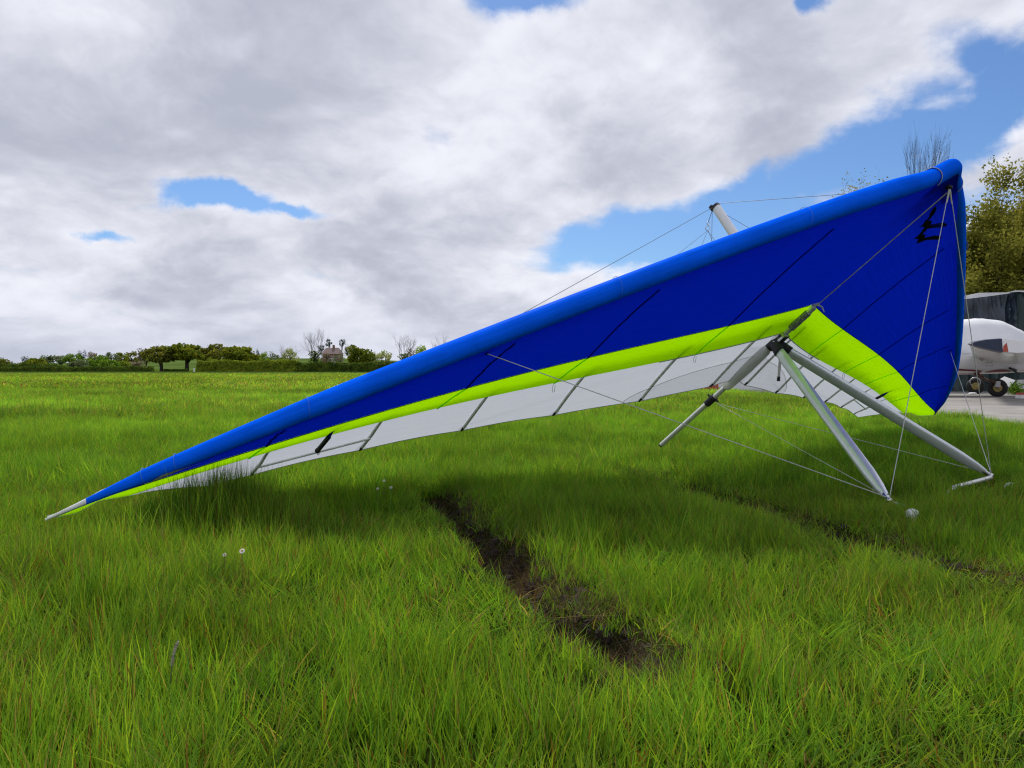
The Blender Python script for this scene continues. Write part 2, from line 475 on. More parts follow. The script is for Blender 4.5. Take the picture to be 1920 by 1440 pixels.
def axis(lo, hi, step, far, grow=1.17):
    a = list(np.arange(lo, hi + 1e-6, step)); s = step
    left = []; x = lo
    while x > -far: s *= grow; x -= s; left.append(x)
    s = step; right = []; x = hi
    while x < far: s *= grow; x += s; right.append(x)
    return np.array(left[::-1] + a + right)
gx = axis(-2.6, 3.0, .03, 3500); gy = axis(1.0, 6.4, .03, 3500)
GX, GY = np.meshgrid(gx, gy)
GZ = ground_z(GX, GY)
nx, ny = len(gx), len(gy)
gv = np.stack([GX, GY, GZ], -1).reshape(-1, 3)
idx = np.arange(nx * ny).reshape(ny, nx)
gq = np.stack([idx[:-1, :-1], idx[:-1, 1:], idx[1:, 1:], idx[1:, :-1]], -1).reshape(-1, 4)
gme = bpy.data.meshes.new('ground')
gme.vertices.add(len(gv)); gme.vertices.foreach_set('co', gv.reshape(-1).astype(np.float32))
gme.loops.add(len(gq) * 4); gme.loops.foreach_set('vertex_index', gq.reshape(-1).astype(np.int32))
gme.polygons.add(len(gq)); gme.polygons.foreach_set('loop_start', np.arange(0, len(gq) * 4, 4, dtype=np.int32))
gme.polygons.foreach_set('loop_total', np.full(len(gq), 4, dtype=np.int32))
gme.update(calc_edges=True)
gme.polygons.foreach_set('use_smooth', [True] * len(gq))
ra = gme.attributes.new('rut', 'FLOAT', 'POINT')
m1, m2 = rut_mask(GX, GY); ra.data.foreach_set('value', np.maximum(m1, m2).reshape(-1).astype(np.float32))

m = bpy.data.materials.new('meadow soil and far grass'); m.use_nodes = True; m.node_tree.nodes.clear()
t = NT(m.node_tree)
pos = t.new('ShaderNodeNewGeometry').outputs['Position']
rut = t.new('ShaderNodeAttribute', attribute_name='rut').outputs['Fac']
dist = t.vm('LENGTH', pos, out='v')
thatch = t.mix(t.noise(pos, 30, 4, .6), (.016, .026, .004, 1), (.045, .060, .010, 1))
soil = t.mix(t.noise(pos, 24, 6, .65), (.018, .012, .009, 1), (.075, .052, .038, 1))
near = t.mix(rut, thatch, soil)
fn = t.noise(t.vm('MULTIPLY', pos, (.06, .16, .1)), 1.0, 6, .62)
fn2 = t.noise(t.vm('MULTIPLY', pos, (.8, .8, .8)), 1.0, 4, .6)
farc = t.mix(t.ss(fn, .32, .68), (.045, .082, .008, 1), (.085, .115, .016, 1))
farc = t.mix(t.m('MULTIPLY', t.ss(fn2, .3, .8), .45), farc, (.035, .060, .010, 1))
sepg = t.new('ShaderNodeSeparateXYZ'); t.l.new(pos, sepg.inputs[0])
strip = t.m('MULTIPLY', t.ss(sepg.outputs[1], 84, 90), t.ss(sepg.outputs[1], 150, 140))   # the mown runway strip
farc = t.mix(t.m('MULTIPLY', strip, .8), farc, (.045, .085, .022, 1))
gc = t.mix(t.ss(dist, 18, 55), near, farc)
bs = t.new('ShaderNodeBsdfPrincipled'); t.l.new(gc, bs.inputs['Base Color']); bs.inputs['Roughness'].default_value = .95; bs.inputs['Specular IOR Level'].default_value = 0.0
bn = t.new('ShaderNodeBump'); bn.inputs['Strength'].default_value = .9; bn.inputs['Distance'].default_value = .02
t.l.new(t.noise(pos, 60, 6, .7), bn.inputs['Height']); t.l.new(bn.outputs[0], bs.inputs['Normal'])
o_ = t.new('ShaderNodeOutputMaterial'); t.l.new(bs.outputs[0], o_.inputs[0])
ground = tag(link('ground', gme, m), 'flat grass airfield meadow with bare muddy wheel ruts', None, None, 'structure')

# gentle rise with pale fields far behind
HILL = [(-700, 684), (-300, 682.5), (0, 681.5), (60, 681.5), (140, 680), (220, 675), (320, 671), (450, 670), (560, 672), (650, 672), (760, 677), (900, 681), (1150, 683), (1500, 685)]
rows = []
for Yh, k in ((300, 0), (420, .25), (560, .62), (700, 1.0), (900, .9), (1200, 0)):
    row = []
    for px, py in HILL:
        p = at(px, py, 700); hgt = p.z
        row.append((p.x * (Yh / 700 if Yh < 700 else 1 + (Yh - 700) / 1400), Yh, -0.3 + (hgt + .3) * k))
    rows.append(row)
b = MB(); b.grid(rows)
mh = mat('pale far fields', (.060, .105, .022), .95, spec=0., var=.25, vscale=.012, c2=(.085, .125, .032))
tag(b.build('hills', mh), 'low rise of pale green fields beyond the hedges', None, None, 'structure')

# ------------------------------------------------------------------ concrete apron, gravel
def apron_edge(Y): return 6.75 + .115 * (Y - 9) if Y < 16 else 7.55 + .02 * (Y - 16)
apron = tag(empty('concrete_apron', (8, 14, 0)), 'pale concrete apron beyond the right wing tip', None, None, 'structure')
conc = mat('weathered concrete', (.24, .225, .21), .85, var=.22, vscale=1.2, bump=.3, bscale=60)
ys_ = [4.5, 9.2, 13.0, 17.2, 21.6]
for i in range(4):
    for j in range(5):
        y0, y1 = ys_[i] + .012, ys_[i + 1] - .012
        def xx(Y, k): return apron_edge(Y) + k * 4.2
        q = [(xx(y0, j) + .012, y0), (xx(y0, j + 1) - .012, y0), (xx(y1, j + 1) - .012, y1), (xx(y1, j) + .012, y1)]
        zt = .035 + rnd.uniform(-.004, .004)
        b = MB(); b.add([(x, y, -.08) for x, y in q] + [(x, y, zt) for x, y in q],
                        [(4, 5, 6, 7), (0, 1, 5, 4), (1, 2, 6, 5), (2, 3, 7, 6), (3, 0, 4, 7)])
        b.build('concrete_slab', conc, apron, smooth=False)
b = MB(); b.add([(7.4, 21.6, .03), (40, 21.6, .03), (40, 30, .03), (7.4, 30, .03)], [(0, 1, 2, 3)])
tag(b.build('gravel', mat('dark gravel', (.075, .072, .072), .95, var=.55, vscale=9., bump=.8, bscale=25), None, False), 'strip of dark grey gravel behind the apron', None, None, 'structure')

# ------------------------------------------------------------------ the hang glider
GR = Matrix(((0.4631737, -0.8049449, -0.3708554), (-0.6448917, -0.5931358, 0.4819798), (0.6079349, -0.0159212, 0.7938272)))
GO = Vector((1.9760514, 5.4984083, 0.1906106 + CAM_H))
def gp(F, S, U): return GO + GR @ Vector((F, S, U))
CV = {'LE': ([1.5702, -2.0112, -2.07189, 3.06708, -1.88152], [0.04844, -0.0364, -0.56581, 0.42027]),
      'B1': ([0.40739, -1.74889, 1.62881, -3.14763, 1.67556], [0.022, -0.12205, 0.28205, -0.3311]),
      'B2': ([0.10299, -2.10461, 2.07235, -2.79632, 1.23588], [0.01171, 0.09677, 0.3428, -0.50607]),
      'TE': ([-0.47601, -1.59409, 2.11911, -3.99468, 2.04117], [0.00086, -0.06973, 0.91526, -0.7197])}
STIP = 4.60
def cv(n, s):
    t = s / 4.7; a, c = CV[n]
    Fv = sum(k * t ** i for i, k in enumerate(a)); Uv = sum(k * t ** i for i, k in enumerate(c))
    return Fv, Uv
def tipline(s): return float(np.interp(s, [3.62, 4.15, 4.45, 4.60], [-1.62, -1.335, -1.315, -1.20]))
BAT = [.22, .86, 1.56, 2.22, 2.87, 3.50]
def station(s):
    """section points (F,U) at half span s"""
    se = math.sqrt(s * s + .025 ** 2) - .022
    F0, U0 = cv('LE', se)
    U0 += .026 * math.exp(-(s / .12) ** 2); F0 += .034 * math.exp(-(s / .06) ** 2)
    rho = float(np.interp(s, [0, .4, 3.4, 4.2, 4.33, 4.45, 4.6], [.048, .063, .058, .036, .024, .014, .006]))
    b1 = list(cv('B1', s)); b2 = list(cv('B2', s)); te = list(cv('TE', s))
    # the free edge scallops between batten tips
    kk = [0] + BAT
    for i in range(len(kk) - 1):
        if kk[i] <= s <= kk[i + 1]:
            te[0] += .014 * math.sin(math.pi * (s - kk[i]) / (kk[i + 1] - kk[i]))
    if s > 3.62:
        tl = tipline(s)
        for q in (te, b2, b1): q[0] = max(q[0], tl)
        k = min(1, (s - 3.62) / .55); te[1] = te[1] * (1 - k) + b2[1] * k
    if s > 4.1:
        k = min(1, max(0, (s - 4.36) / .24))
        te[1] = te[1] * (1 - k) + (U0 - .002) * k; b2[1] = b2[1] * (1 - k) + U0 * k; b1[1] = b1[1] * (1 - k) + (U0 - .004) * k
    b1[0] = min(b1[0], F0 - rho * .95); b2[0] = min(b2[0], b1[0] - .001); te[0] = min(te[0], b2[0] - .001)
    A0, A1 = R(105), R(float(np.interp(s, [0, .18, .55], [-88, -96, -128])))
    arc = [(F0 + rho * math.cos(A0 + (A1 - A0) * i / 18), U0 + rho * math.sin(A0 + (A1 - A0) * i / 18)) for i in range(19)]
    P0 = arc[0]; Q = (b2[0], b2[1] + .012); L = max(.02, P0[0] - Q[0])
    P1 = (P0[0] - .35 * L, P0[1] + .05 * L); P2 = (Q[0] + .35 * L, Q[1] + .14 * L)
    up = []
    for i in range(11):
        q = i / 10
        up.append(tuple((1 - q) ** 3 * P0[k] + 3 * (1 - q) ** 2 * q * P1[k] + 3 * (1 - q) * q * q * P2[k] + q ** 3 * Q[k] for k in (0, 1)))
    for i in range(1, 7):
        q = i / 6; up.append((Q[0] + (te[0] - Q[0]) * q, Q[1] + (te[1] - Q[1]) * q + .012 * math.sin(math.pi * q)))
    K = arc[-1]
    lo = []
    for i in range(11):
        q = i / 10; lo.append((K[0] + (b1[0] - K[0]) * q, K[1] + (b1[1] - K[1]) * q + .012 * math.sin(math.pi * q) - .016 * q * 9 * math.exp(-q * 9)))
    gr = []
    for i in range(6):
        q = i / 5; gr.append((b1[0] + (b2[0] - b1[0]) * q, b1[1] + (b2[1] - b1[1]) * q + .004 * math.sin(math.pi * q)))
    return dict(C=(F0, U0), rho=rho, arc=arc, up=up, upf=up[:10], upr=up[9:], lo=lo, gr=gr, b1=b1, b2=b2, te=te)

HG = empty('hang_glider', (GO.x, GO.y, 0), 'blue and lime green hang glider parked nose up with one wing tip in the grass', 'hang glider')
SS = np.concatenate([np.linspace(0, .3, 8), np.linspace(.36, 4.1, 78), np.linspace(4.14, STIP, 14)])
def ripple(s, q):
    """soft creases in the cloth that run along the span, stronger towards the tip"""
    a = .0008 + .0055 * max(0, (s - 1.6) / 3.0)
    return a * (math.sin(q * 21 + s * 1.7) + .6 * math.sin(q * 37 - s * 2.3)) * math.sin(math.pi * min(1, max(0, q)))
def strip(name, key, smin, smax, matl, side, rip=0, parent=HG):
    b = MB(); span = []; rows_ = []
    st = [s for s in SS if smin < s < smax]; st = [smin] + st + [smax]
    for s in st:
        pts = station(s)[key]; n = len(pts); row = []
        for i, (Fv, Uv) in enumerate(pts):
            q = i / (n - 1)
            dU = rip * ripple(s, q)
            row.append(gp(Fv, side * s, Uv + dU)); span.append((side * s, q, 0))
        rows_.append(row)
    b.grid(rows_)
    o = b.build(name, matl, parent)
    a = o.data.attributes.new('span', 'FLOAT_VECTOR', 'POINT')
    a.data.foreach_set('vector', np.array(span, np.float32).reshape(-1))
    return o
sails = []
for side in (1, -1):
    pk = strip('leading_edge_pocket', 'arc', 0, 4.44, M['blue_mylar'], side)
    strip('wing_tip_cap', 'arc', 4.44, STIP, M['tip_white'], side)
    us = strip('upper_sail', 'upr', 0, STIP - .01, M['white_cloth'], side)
    uf = strip('upper_sail_front', 'upf', 0, STIP - .01, M['mylar_top'], side)
    ls = strip('lower_sail', 'lo', 0, 4.56, M['blue_cloth'], side, 1)
    gs_ = strip('lower_sail_band', 'gr', 0, 4.59, M['green_cloth'], side, .6)
    sails += [pk, us, uf, ls, gs_]
    # battens under the upper sail, their black tips, and ribs in the lower sail
    for s in BAT:
        st = station(s); q0 = st['b2']; te = st['te']
        p0 = gp(q0[0] + .16, side * s, q0[1] + .010 + .008); p1 = gp(te[0] + .045, side * s, te[1] - .004)
        mid = gp((q0[0] + te[0]) / 2, side * s, (q0[1] + te[1]) / 2 + .006)
        b = MB(); b.tube([p0, mid, p1], .0105, 8); bt = b.build('batten', M['batten'], HG)
        b = MB(); b.tube([p1, gp(te[0] + .004, side * s, te[1] - .003)], [.010, .008], 8); b.build('batten_tip', M['black'], bt)
        b = MB()
        e0 = gp(te[0] + .07, side * s, te[1] + .001)
        b.add([gp(te[0] + .012, side * (s - .045), te[1] - .004), gp(te[0] + .012, side * (s + .045), te[1] - .004), gp(te[0] + .075, side * (s + .016), te[1] - .002), gp(te[0] + .075, side * (s - .016), te[1] - .002)], [(0, 1, 2, 3)])
        b.build('batten_patch', M['film'], bt)
    for s in (.72, 1.78, 2.55, 3.62):
        st = station(s); b = MB()
        pts = [gp(f_, side * s, u_ - .004 + ripple(s, i / 10)) for i, (f_, u_) in enumerate(st['lo'][1:])] + [gp(f_, side * s, u_ - .004) for f_, u_ in st['gr'][1:]]
        n_ = len(st['lo']) - 1
        b.tube(pts[:n_], .0035, 6, flat=2.0); b.build('lower_rib', M['blue_cloth'], HG)
        b = MB(); b.tube(pts[n_ - 1:], .0035, 6, flat=1.6); b.build('lower_rib', M['green_cloth'], HG)
    # seam where the two cloths meet, hems
    b = MB(); b.tube([gp(station(s)['b1'][0], side * s, station(s)['b1'][1] - .003) for s in np.linspace(0.03, 4.5, 50)], .0022, 5)
    b.build('panel_seam', M['logo'], HG)
    b = MB(); b.tube([gp(station(s)['te'][0], side * s, station(s)['te'][1]) for s in np.linspace(0.02, 4.1, 70)], .0032, 6)
    b.build('trailing_edge_hem', M['hem'], HG)
    b = MB(); b.tube([gp(station(s)['b2'][0], side * s, station(s)['b2'][1] - .001) for s in np.linspace(0.02, 1.0, 20)], .004, 6)
    b.build('lower_sail_hem', M['trim'], HG)
    # seams sewn round the leading edge
    for s in ((.98, 2.05, 3.52, 4.07, 4.2) if side > 0 else (.98, 2.05, 3.52)):
        st = station(s); b = MB()
        C_ = st['C']; b.tube([gp(C_[0] + (a[0] - C_[0]) * 1.02, side * (s + .03 * math.sin(i / 18 * 3)), C_[1] + (a[1] - C_[1]) * 1.02) for i, a in enumerate(st['arc'])], .0013, 5)
        b.build('stitched_seam', M['stitch'], HG)
    # lower side wire collar
# clear film patch along the middle of the trailing edge
for side in (1, -1):
    rows_ = []
    for s in np.linspace(.0, 1.02, 26):
        st = station(s); te = st['te']; b2 = st['b2']
        dep = .30 * (max(0, 1 - (s / 1.03) ** 2)) ** .6 + .004
        row = []
        for i in range(5):
            q = dep * i / 4; k = q / (b2[0] - te[0]); row.append(gp(te[0] + q, side * s, te[1] + (b2[1] - te[1]) * k - .006 + .012 * math.sin(math.pi * min(1, k))))
        rows_.append(row)
    b = MB(); b.grid(rows_); b.build('trailing_edge_patch', M['film'], HG)
    b = MB(); b.tube([r_[-1] for r_ in rows_], .0018, 5); b.build('patch_seam', M['hem'], HG)

# nose cone cover
rows_ = []; edge = {1: [], -1: []}
for sgs in np.linspace(-.14, .14, 19):
    st = station(abs(sgs)); C_ = st['C']; row = []
    pts = list(st['up'][2:0:-1]) + list(st['arc'])
    for (f_, u_) in pts:
        v_ = Vector((f_ - C_[0], u_ - C_[1])); v_ = v_ * ((v_.length + .007) / max(v_.length, 1e-6))
        row.append(gp(C_[0] + v_.x, sgs, C_[1] + v_.y - (.004 if u_ < C_[1] else 0)))
    rows_.append(row)
b = MB(); b.grid(rows_); nc = b.build('nose_cone', M['blue_mylar'], HG)
a = nc.data.attributes.new('span', 'FLOAT_VECTOR', 'POINT')
for e in (0, -1):
    b = MB(); b.tube(rows_[e][2:], .0025, 6); b.build('nose_cone_trim', M['trim'], nc)

rows2 = []
for sgs in np.linspace(-.14, .14, 15):
    st = station(abs(sgs)); rows2.append([gp(f_, sgs, u_ - .006) for f_, u_ in (st['arc'][-1], st['lo'][1])])
b = MB(); b.grid(rows2); nf = b.build('nose_cone_flap', M['blue_cloth'], nc)
nf.data.attributes.new('span', 'FLOAT_VECTOR', 'POINT')
# torn lining near the low tip
st = [station(s) for s in (4.00, 4.05, 4.10, 4.15, 4.19)]
rows_ = []
for k, (s, q) in enumerate(zip((3.98, 4.04, 4.09, 4.14, 4.18), st)):
    ww = (.0, .35, .8, 1., .5)[k]; C_ = q['C']; rr = q['rho'] * 1.06
    rows_.append([gp(C_[0] + rr * math.cos(R(a_)), s, C_[1] + rr * math.sin(R(a_))) for a_ in (-120, -118 + 14 * ww, -116 + 30 * ww, -114 + 46 * ww)])
b = MB(); b.grid(rows_); b.build('torn_patch', M['torn'], HG)

# frame
def keel_tube(name, F0, F1, r, matl, parent=HG, n=14, u=0.):
    b = MB(); b.tube([gp(F0, 0, u), gp(F1, 0, u)], r, n); return b.build(name, matl, parent)
kl = keel_tube('keel', -1.425, .40, .0205, M['alu'])
keel_tube('keel_end_cap', -1.44, -1.424, .017, M['black'], kl)
keel_tube('keel_sleeve', .17, .345, .0265, M['sleeve'], kl)
b = MB(); b.tube([gp(.33, 0, -.005), gp(.41, 0, .012), gp(.45, 0, -.004)], [.022, .016, .006], 10); b.build('keel_front_end', M['batten'], kl)
# fat pale cloth pocket round the rear keel
b = MB(); b.tube([gp(F_, 0, .012) for F_ in (-.05, -.10, -.30, -.50, -.56)], [.028, .048, .056, .054, .048], 16, flat=.9)
b.build('keel_pocket', M['pocket'], HG)
for sgn in (1, -1):
    b = MB(); rows_ = []
    for F_ in np.linspace(-.08, -.55, 8):
        rows_.append([gp(F_, sgn * .03, .035), gp(F_, sgn * .10, .040 + .01), gp(F_ - .01, sgn * .17, .034)])
    b.grid(rows_); b.build('keel_pocket_flange', M['film'], HG)
keel_tube('rear_wire_wrap', -.80, -.70, .030, M['blackcloth'])
b = MB(); b.tube([gp(-.73, 0, .02), gp(-.735, .01, .038), gp(-.73, .02, .05)], [.012, .009, .004], 6)
b.tube([gp(-.71, 0, -.02), gp(-.705, -.01, -.04), gp(-.70, -.01, -.052)], [.012, .009, .004], 6); b.build('wire_tang', M['black'], HG)
b = MB(); b.tube([gp(-.66, 0, .022), gp(-.60, .02, .10)], .002, 5); b.build('tie_cord', M['wire'], HG)

# control frame
dt, wb, rk = 1.668758, .690442, .256021
dh = math.sqrt(dt * dt - wb * wb)
CL = {1: gp(dh * math.sin(rk), wb, -dh * math.cos(rk)), -1: gp(dh * math.sin(rk), -wb, -dh * math.cos(rk))}
apex = gp(0, 0, 0)
Fdir = GR @ Vector((1, 0, 0)); Sdir = GR @ Vector((0, 1, 0)); Udir = GR @ Vector((0, 0, 1))
for side in (1, -1):
    e = CL[side]; top = apex + Sdir * (.028 * side) - Udir * .03
    pts = [top.lerp(e, q) for q in (.0, .02, .06, .12, .5, .86, .93, .975)]
    b = MB(); b.tube(pts, [.026, .030, .038, .041, .041, .040, .032, .020], 20, flat=.46, up=Fdir)
    dtube = b.build('downtube', M['anod'], HG)
    b = MB(); b.tube([top.lerp(e, .965), e], [.014, .013], 10); b.ball(e, .018, 10, 6); b.build('corner_fitting', M['steel'], dtube)
    b = MB(); b.tube([apex + Sdir * (.02 * side) + Udir * .0, top.lerp(e, .055)], [.040, .043], 14, flat=.7, up=Fdir); b.build('top_wrap', M['black'], dtube)
bb = []
for q in np.linspace(0, 1, 25):
    p = CL[1].lerp(CL[-1], q); k = math.sin(math.pi * q) ** .8
    bb.append(p - Vector((0, 0, .012)) + Vector((Fdir.x, Fdir.y, 0)).normalized() * (.055 * k) + Vector((0, 0, .018 * k if q > .5 else .018 * k - .075 * math.sin(math.pi * min(1, q / .5)) ** 1.0)))
b = MB(); b.tube(bb, .0145, 12); b.build('base_bar', M['alu'], HG)
# heart bolt bracket, hang strap
b = MB()
b.tube([gp(.02, -.05, -.012), gp(.02, .05, -.012)], .010, 8)
b.tube([gp(.10, -.030, -.02), gp(.10, .030, -.02)], .007, 8)
b.box(gp(.06, .031, .0), (.10, .006, .06), GR); b.box(gp(.06, -.031, .0), (.10, .006, .06), GR)
b.build('keel_bracket', M['steel'], HG)
b = MB(); b.tube([gp(-.06, 0, .0), gp(.09, 0, -.002)], .036, 14); b.build('keel_clamp', M['black'], HG)
hs = gp(.085, -.0, .03)
b = MB()
for off in (-.026, .026):
    p0 = hs + Sdir * off; b.tube([p0 + Vector((0, 0, .02)), p0 + Vector((0, 0, -.09)), p0 + Vector((-.002, 0, -.20)) - Sdir * off * .7, p0 + Vector((-.012, 0, -.34)) - Sdir * off * .8], .011, 8, flat=.3, up=Sdir)
b.build('hang_strap', M['strap'], HG)
b = MB(); b.tube([hs + Vector((-.012, 0, -.33)), hs + Vector((-.014, 0, -.365))], .013, 8); b.build('hang_strap_end', M['black'], HG)

# kingpost
kb = gp(.207, 0, .02); kt = gp(.207 + 1.2248 * math.sin(.0326), 0, 1.2248 * math.cos(.0326))
b = MB(); b.tube([kb.lerp(kt, q) for q in (0, .5, .97, .985)], [.040, .040, .039, .034], 18, flat=.55, up=Fdir); kp = b.build('kingpost', M['mast'], HG)
b = MB(); b.tube([kb.lerp(kt, .982), kb.lerp(kt, 1.0)], [.041, .034], 14, flat=.6, up=Fdir); b.box(kb.lerp(kt, 1.0) - Fdir * .03, (.03, .03, .045), GR); b.build('kingpost_cap', M['black'], kp)

# sprogs and cross rods in the outer wing
for side in (1, -1):
    s = 3.20; st = station(s); b2 = st['b2']; te = st['te']
    p0 = gp(b2[0] + .34, side * s, b2[1] - .022); p1 = gp(b2[0] + .02, side * s, b2[1] - .020); p2 = gp(b2[0] - .17, side * s, b2[1] + (te[1] - b2[1]) * .3 - .012)
    b = MB(); b.tube([p0, p1], [.006, .015], 10, flat=.5); b.build('sprog_pocket', M['blue_cloth'], HG)
    b = MB(); b.tube([p1, p2], .0145, 12); sp = b.build('sprog', M['black'], HG)
    b = MB(); b.tube([p2, p2 + (p2 - p1).normalized() * .012], .017, 12); b.torus(p2 - Vector((0, 0, .006)), .022, .0018, Sdir, 16, 6); b.build('sprog_end', M['blackcloth'], sp)
    A, B_ = station(2.87), station(3.50)
    def rodpt(S_, k=.56): return gp(S_['b2'][0] + (S_['te'][0] - S_['b2'][0]) * k, 0, S_['b2'][1] + (S_['te'][1] - S_['b2'][1]) * k - .006)
    a0 = rodpt(A) + Sdir * side * 2.87; a1 = rodpt(B_, .62) + Sdir * side * 3.50
    b = MB(); b.tube([a0, a1], .0065, 8); b.build('cross_rod', M['batten'], HG)
    for s in (.72, 1.78):
        st = station(s); b2 = st['b2']; p = gp(b2[0], side * s, b2[1] - .004)
        lp = [p, p + Vector((-.012, 0, -.03)), p + Vector((-.006, 0, -.058)), p + Vector((.004, 0, -.05)), p + Vector((.008, .0, -.01))]
        b = MB(); b.tube(lp, .0016, 5); b.build('tie_loop', M['wire_dark'], HG)

# rigging wires
noseB = gp(1.5215, 0, -.0017)
def wire(a, b_, r=.0024, m_='wire', sag=0.):
    b = MB(); a = Vector(a); b_ = Vector(b_)
    b.tube([a.lerp(b_, q) - Vector((0, 0, sag * math.sin(math.pi * q))) for q in np.linspace(0, 1, 7)], r, 6)
    return b.build('rigging_wire', M[m_], HG)
ns = noseB - Udir * .012
for side in (1, -1):
    wr = wire(ns + Sdir * side * .006, CL[side] + Vector((0, 0, .02)))
    d_ = (CL[side] - ns).normalized(); b = MB(); b.tube([ns, ns + d_ * .10], [.007, .004], 8); b.build('wire_end_sleeve', M['strap'], wr)
    j = gp(.03535, side * 2.69374, -.118); wire(j, CL[side] + Vector((0, 0, .015)))
    b = MB(); b.tube([j + Udir * .04, j - Udir * .004], [.022, .010], 8); b.build('wire_exit_collar', M['blue_cloth'], HG)
    wire(gp(-.715, 0, -.055), CL[side] + Vector((0, 0, .012)), .0020)
    F0, U0 = cv('LE', 2.69); wire(kt - Fdir * .02, gp(F0 - .05, side * 2.69, U0 + .06), .0019, 'wire_dark')
wire(kt + Fdir * .02, gp(1.42, 0, .10), .0019, 'wire_dark')
wire(kt - Fdir * .03, gp(-.75, 0, .03), .0019, 'wire_dark')
b = MB(); b.ball(ns + Udir * .006, (.022, .022, .016), 10, 6); b.build('nose_fitting', M['black'], HG)
wr = wire(gp(.42, 0, -.004), ns - Fdir * .03 - Udir * .012, .0042, 'wire'); wr.name = 'nose_cord'
b = MB(); b.tube([gp(.43, -.004, -.004), gp(.44, -.02, -.03), gp(.43, -.02, -.07)], [.008, .006, .003], 6); b.build('cord_knot', M['strap'], HG)
ring = at(1327, 428, 5.98)
wire(kt - Fdir * .03 - Vector((0, 0, .02)), ring + Vector((.004, 0, .05)), .0026, 'wire_dark')
b = MB(); b.torus(ring, .020, .003, (0.25, -1, 0), 18, 6); b.torus(ring + Vector((.006, 0, .040)), .015, .003, (0.3, -1, 0.1), 16, 6); b.build('bridle_ring', M['steel'], HG)
for side, ss_ in ((1, 2.22), (1, .86), (-1, .86), (-1, 2.22)):
    st = station(ss_); wire(ring - Vector((0, 0, .018)), gp(st['te'][0] + .05, side * ss_, st['te'][1] + .02), .0014, 'wire_dark')

# black emblem printed on the lower sail near the nose
E1 = [(745, 765), (765, 800), (738, 862), (703, 910), (655, 962), (708, 965), (682, 1012), (760, 1005), (845, 988), (890, 1000), (908, 1022), (890, 1040), (800, 1056), (720, 1060), (650, 1072), (600, 1068), (590, 1045), (515, 1058), (570, 1022), (610, 965), (655, 925), (682, 850)]
E2 = [(640, 1068), (612, 1110), (572, 1150), (618, 1148), (602, 1192), (660, 1180), (745, 1164), (800, 1168), (835, 1190), (795, 1222), (710, 1220), (620, 1226), (545, 1258), (482, 1276), (522, 1210), (455, 1212), (505, 1172), (560, 1110), (592, 1062)]
dg = bpy.context.evaluated_depsgraph_get()
trees_bvh = []
for o in sails:
    me = o.data; off = parent_origin(o.parent)
    trees_bvh.append((o.name, BVHTree.FromPolygons([Vector(v_.co) + off for v_ in me.vertices], [tuple(p.vertices) for p in me.polygons])))
low_bvh = [t_ for n_, t_ in trees_bvh if n_.startswith('lower_sail')]
eye = Vector((0, 0, CAM_H))
for E_ in (E1, E2):
    bm = bmesh.new()
    vs = [bm.verts.new((x, y, 0)) for x, y in E_]
    for tri in tessellate_polygon([[Vector((x, y, 0)) for x, y in E_]]):
        bm.faces.new([vs[k] for k in tri])
    for v_ in bm.verts:
        px, py = 1650 + v_.co.x / 7.2, 280 + v_.co.y / 7.2
        dr = (at(px, py, 4.0) - eye).normalized(); best = None
        for t_ in low_bvh:
            h = t_.ray_cast(eye, dr)
            if h[0] is not None and (best is None or h[3] < best[3]): best = h
        v_.co = (best[0] - dr * .006) if best else at(px, py, 4.4)
    me = bpy.data.meshes.new('emblem'); bm.to_mesh(me); bm.free()
    me.transform(Matrix.Translation(-parent_origin(HG)))
    link('emblem', me, M['logo'], HG)

# ------------------------------------------------------------------ aircraft on the apron
YA = 20.3
pl = empty('parked_aircraft', (at(1860, 720, YA).x, YA, 0), 'white light aircraft with red trim parked on the concrete apron', 'aircraft')
ST = [(1585, 668, 682, .10), (1600, 655, 694, .28), (1640, 636, 700, .45), (1720, 618, 703, .56), (1780, 603, 703, .60), (1830, 597.5, 702, .62), (1870, 602, 700.5, .60), (1905, 619, 698.5, .54), (1940, 640, 697, .46), (2000, 655, 693, .34), (2100, 666, 688, .18), (2170, 670, 684, .06)]
def fus(px, th, grow=0.):
    xs_ = [q[0] for q in ST]
    tp = np.interp(px, xs_, [q[1] for q in ST]); bt = np.interp(px, xs_, [q[2] for q in ST]); hw = np.interp(px, xs_, [q[3] for q in ST])
    a_ = at(px, tp, YA); b_ = at(px, bt, YA); zc_ = (a_.z + b_.z) / 2 - .08 * (a_.z - b_.z); hz_ = (a_.z - zc_) if math.sin(th) > 0 else (zc_ - b_.z)
    c_, s_ = math.cos(th), math.sin(th); e_ = .8
    return Vector((a_.x, YA - (hw + grow) * math.copysign(abs(c_) ** e_, c_), zc_ + (hz_ + grow) * math.copysign(abs(s_) ** e_, s_)))
pxs = np.unique(np.concatenate([np.linspace(1585, 1640, 8), np.linspace(1640, 1960, 36), np.linspace(1960, 2170, 14)]))
b = MB(); b.grid([[fus(p, 2 * math.pi * j / 28) for j in range(29)] for p in pxs]); fo = b.build('fuselage', M['white_paint'], pl)
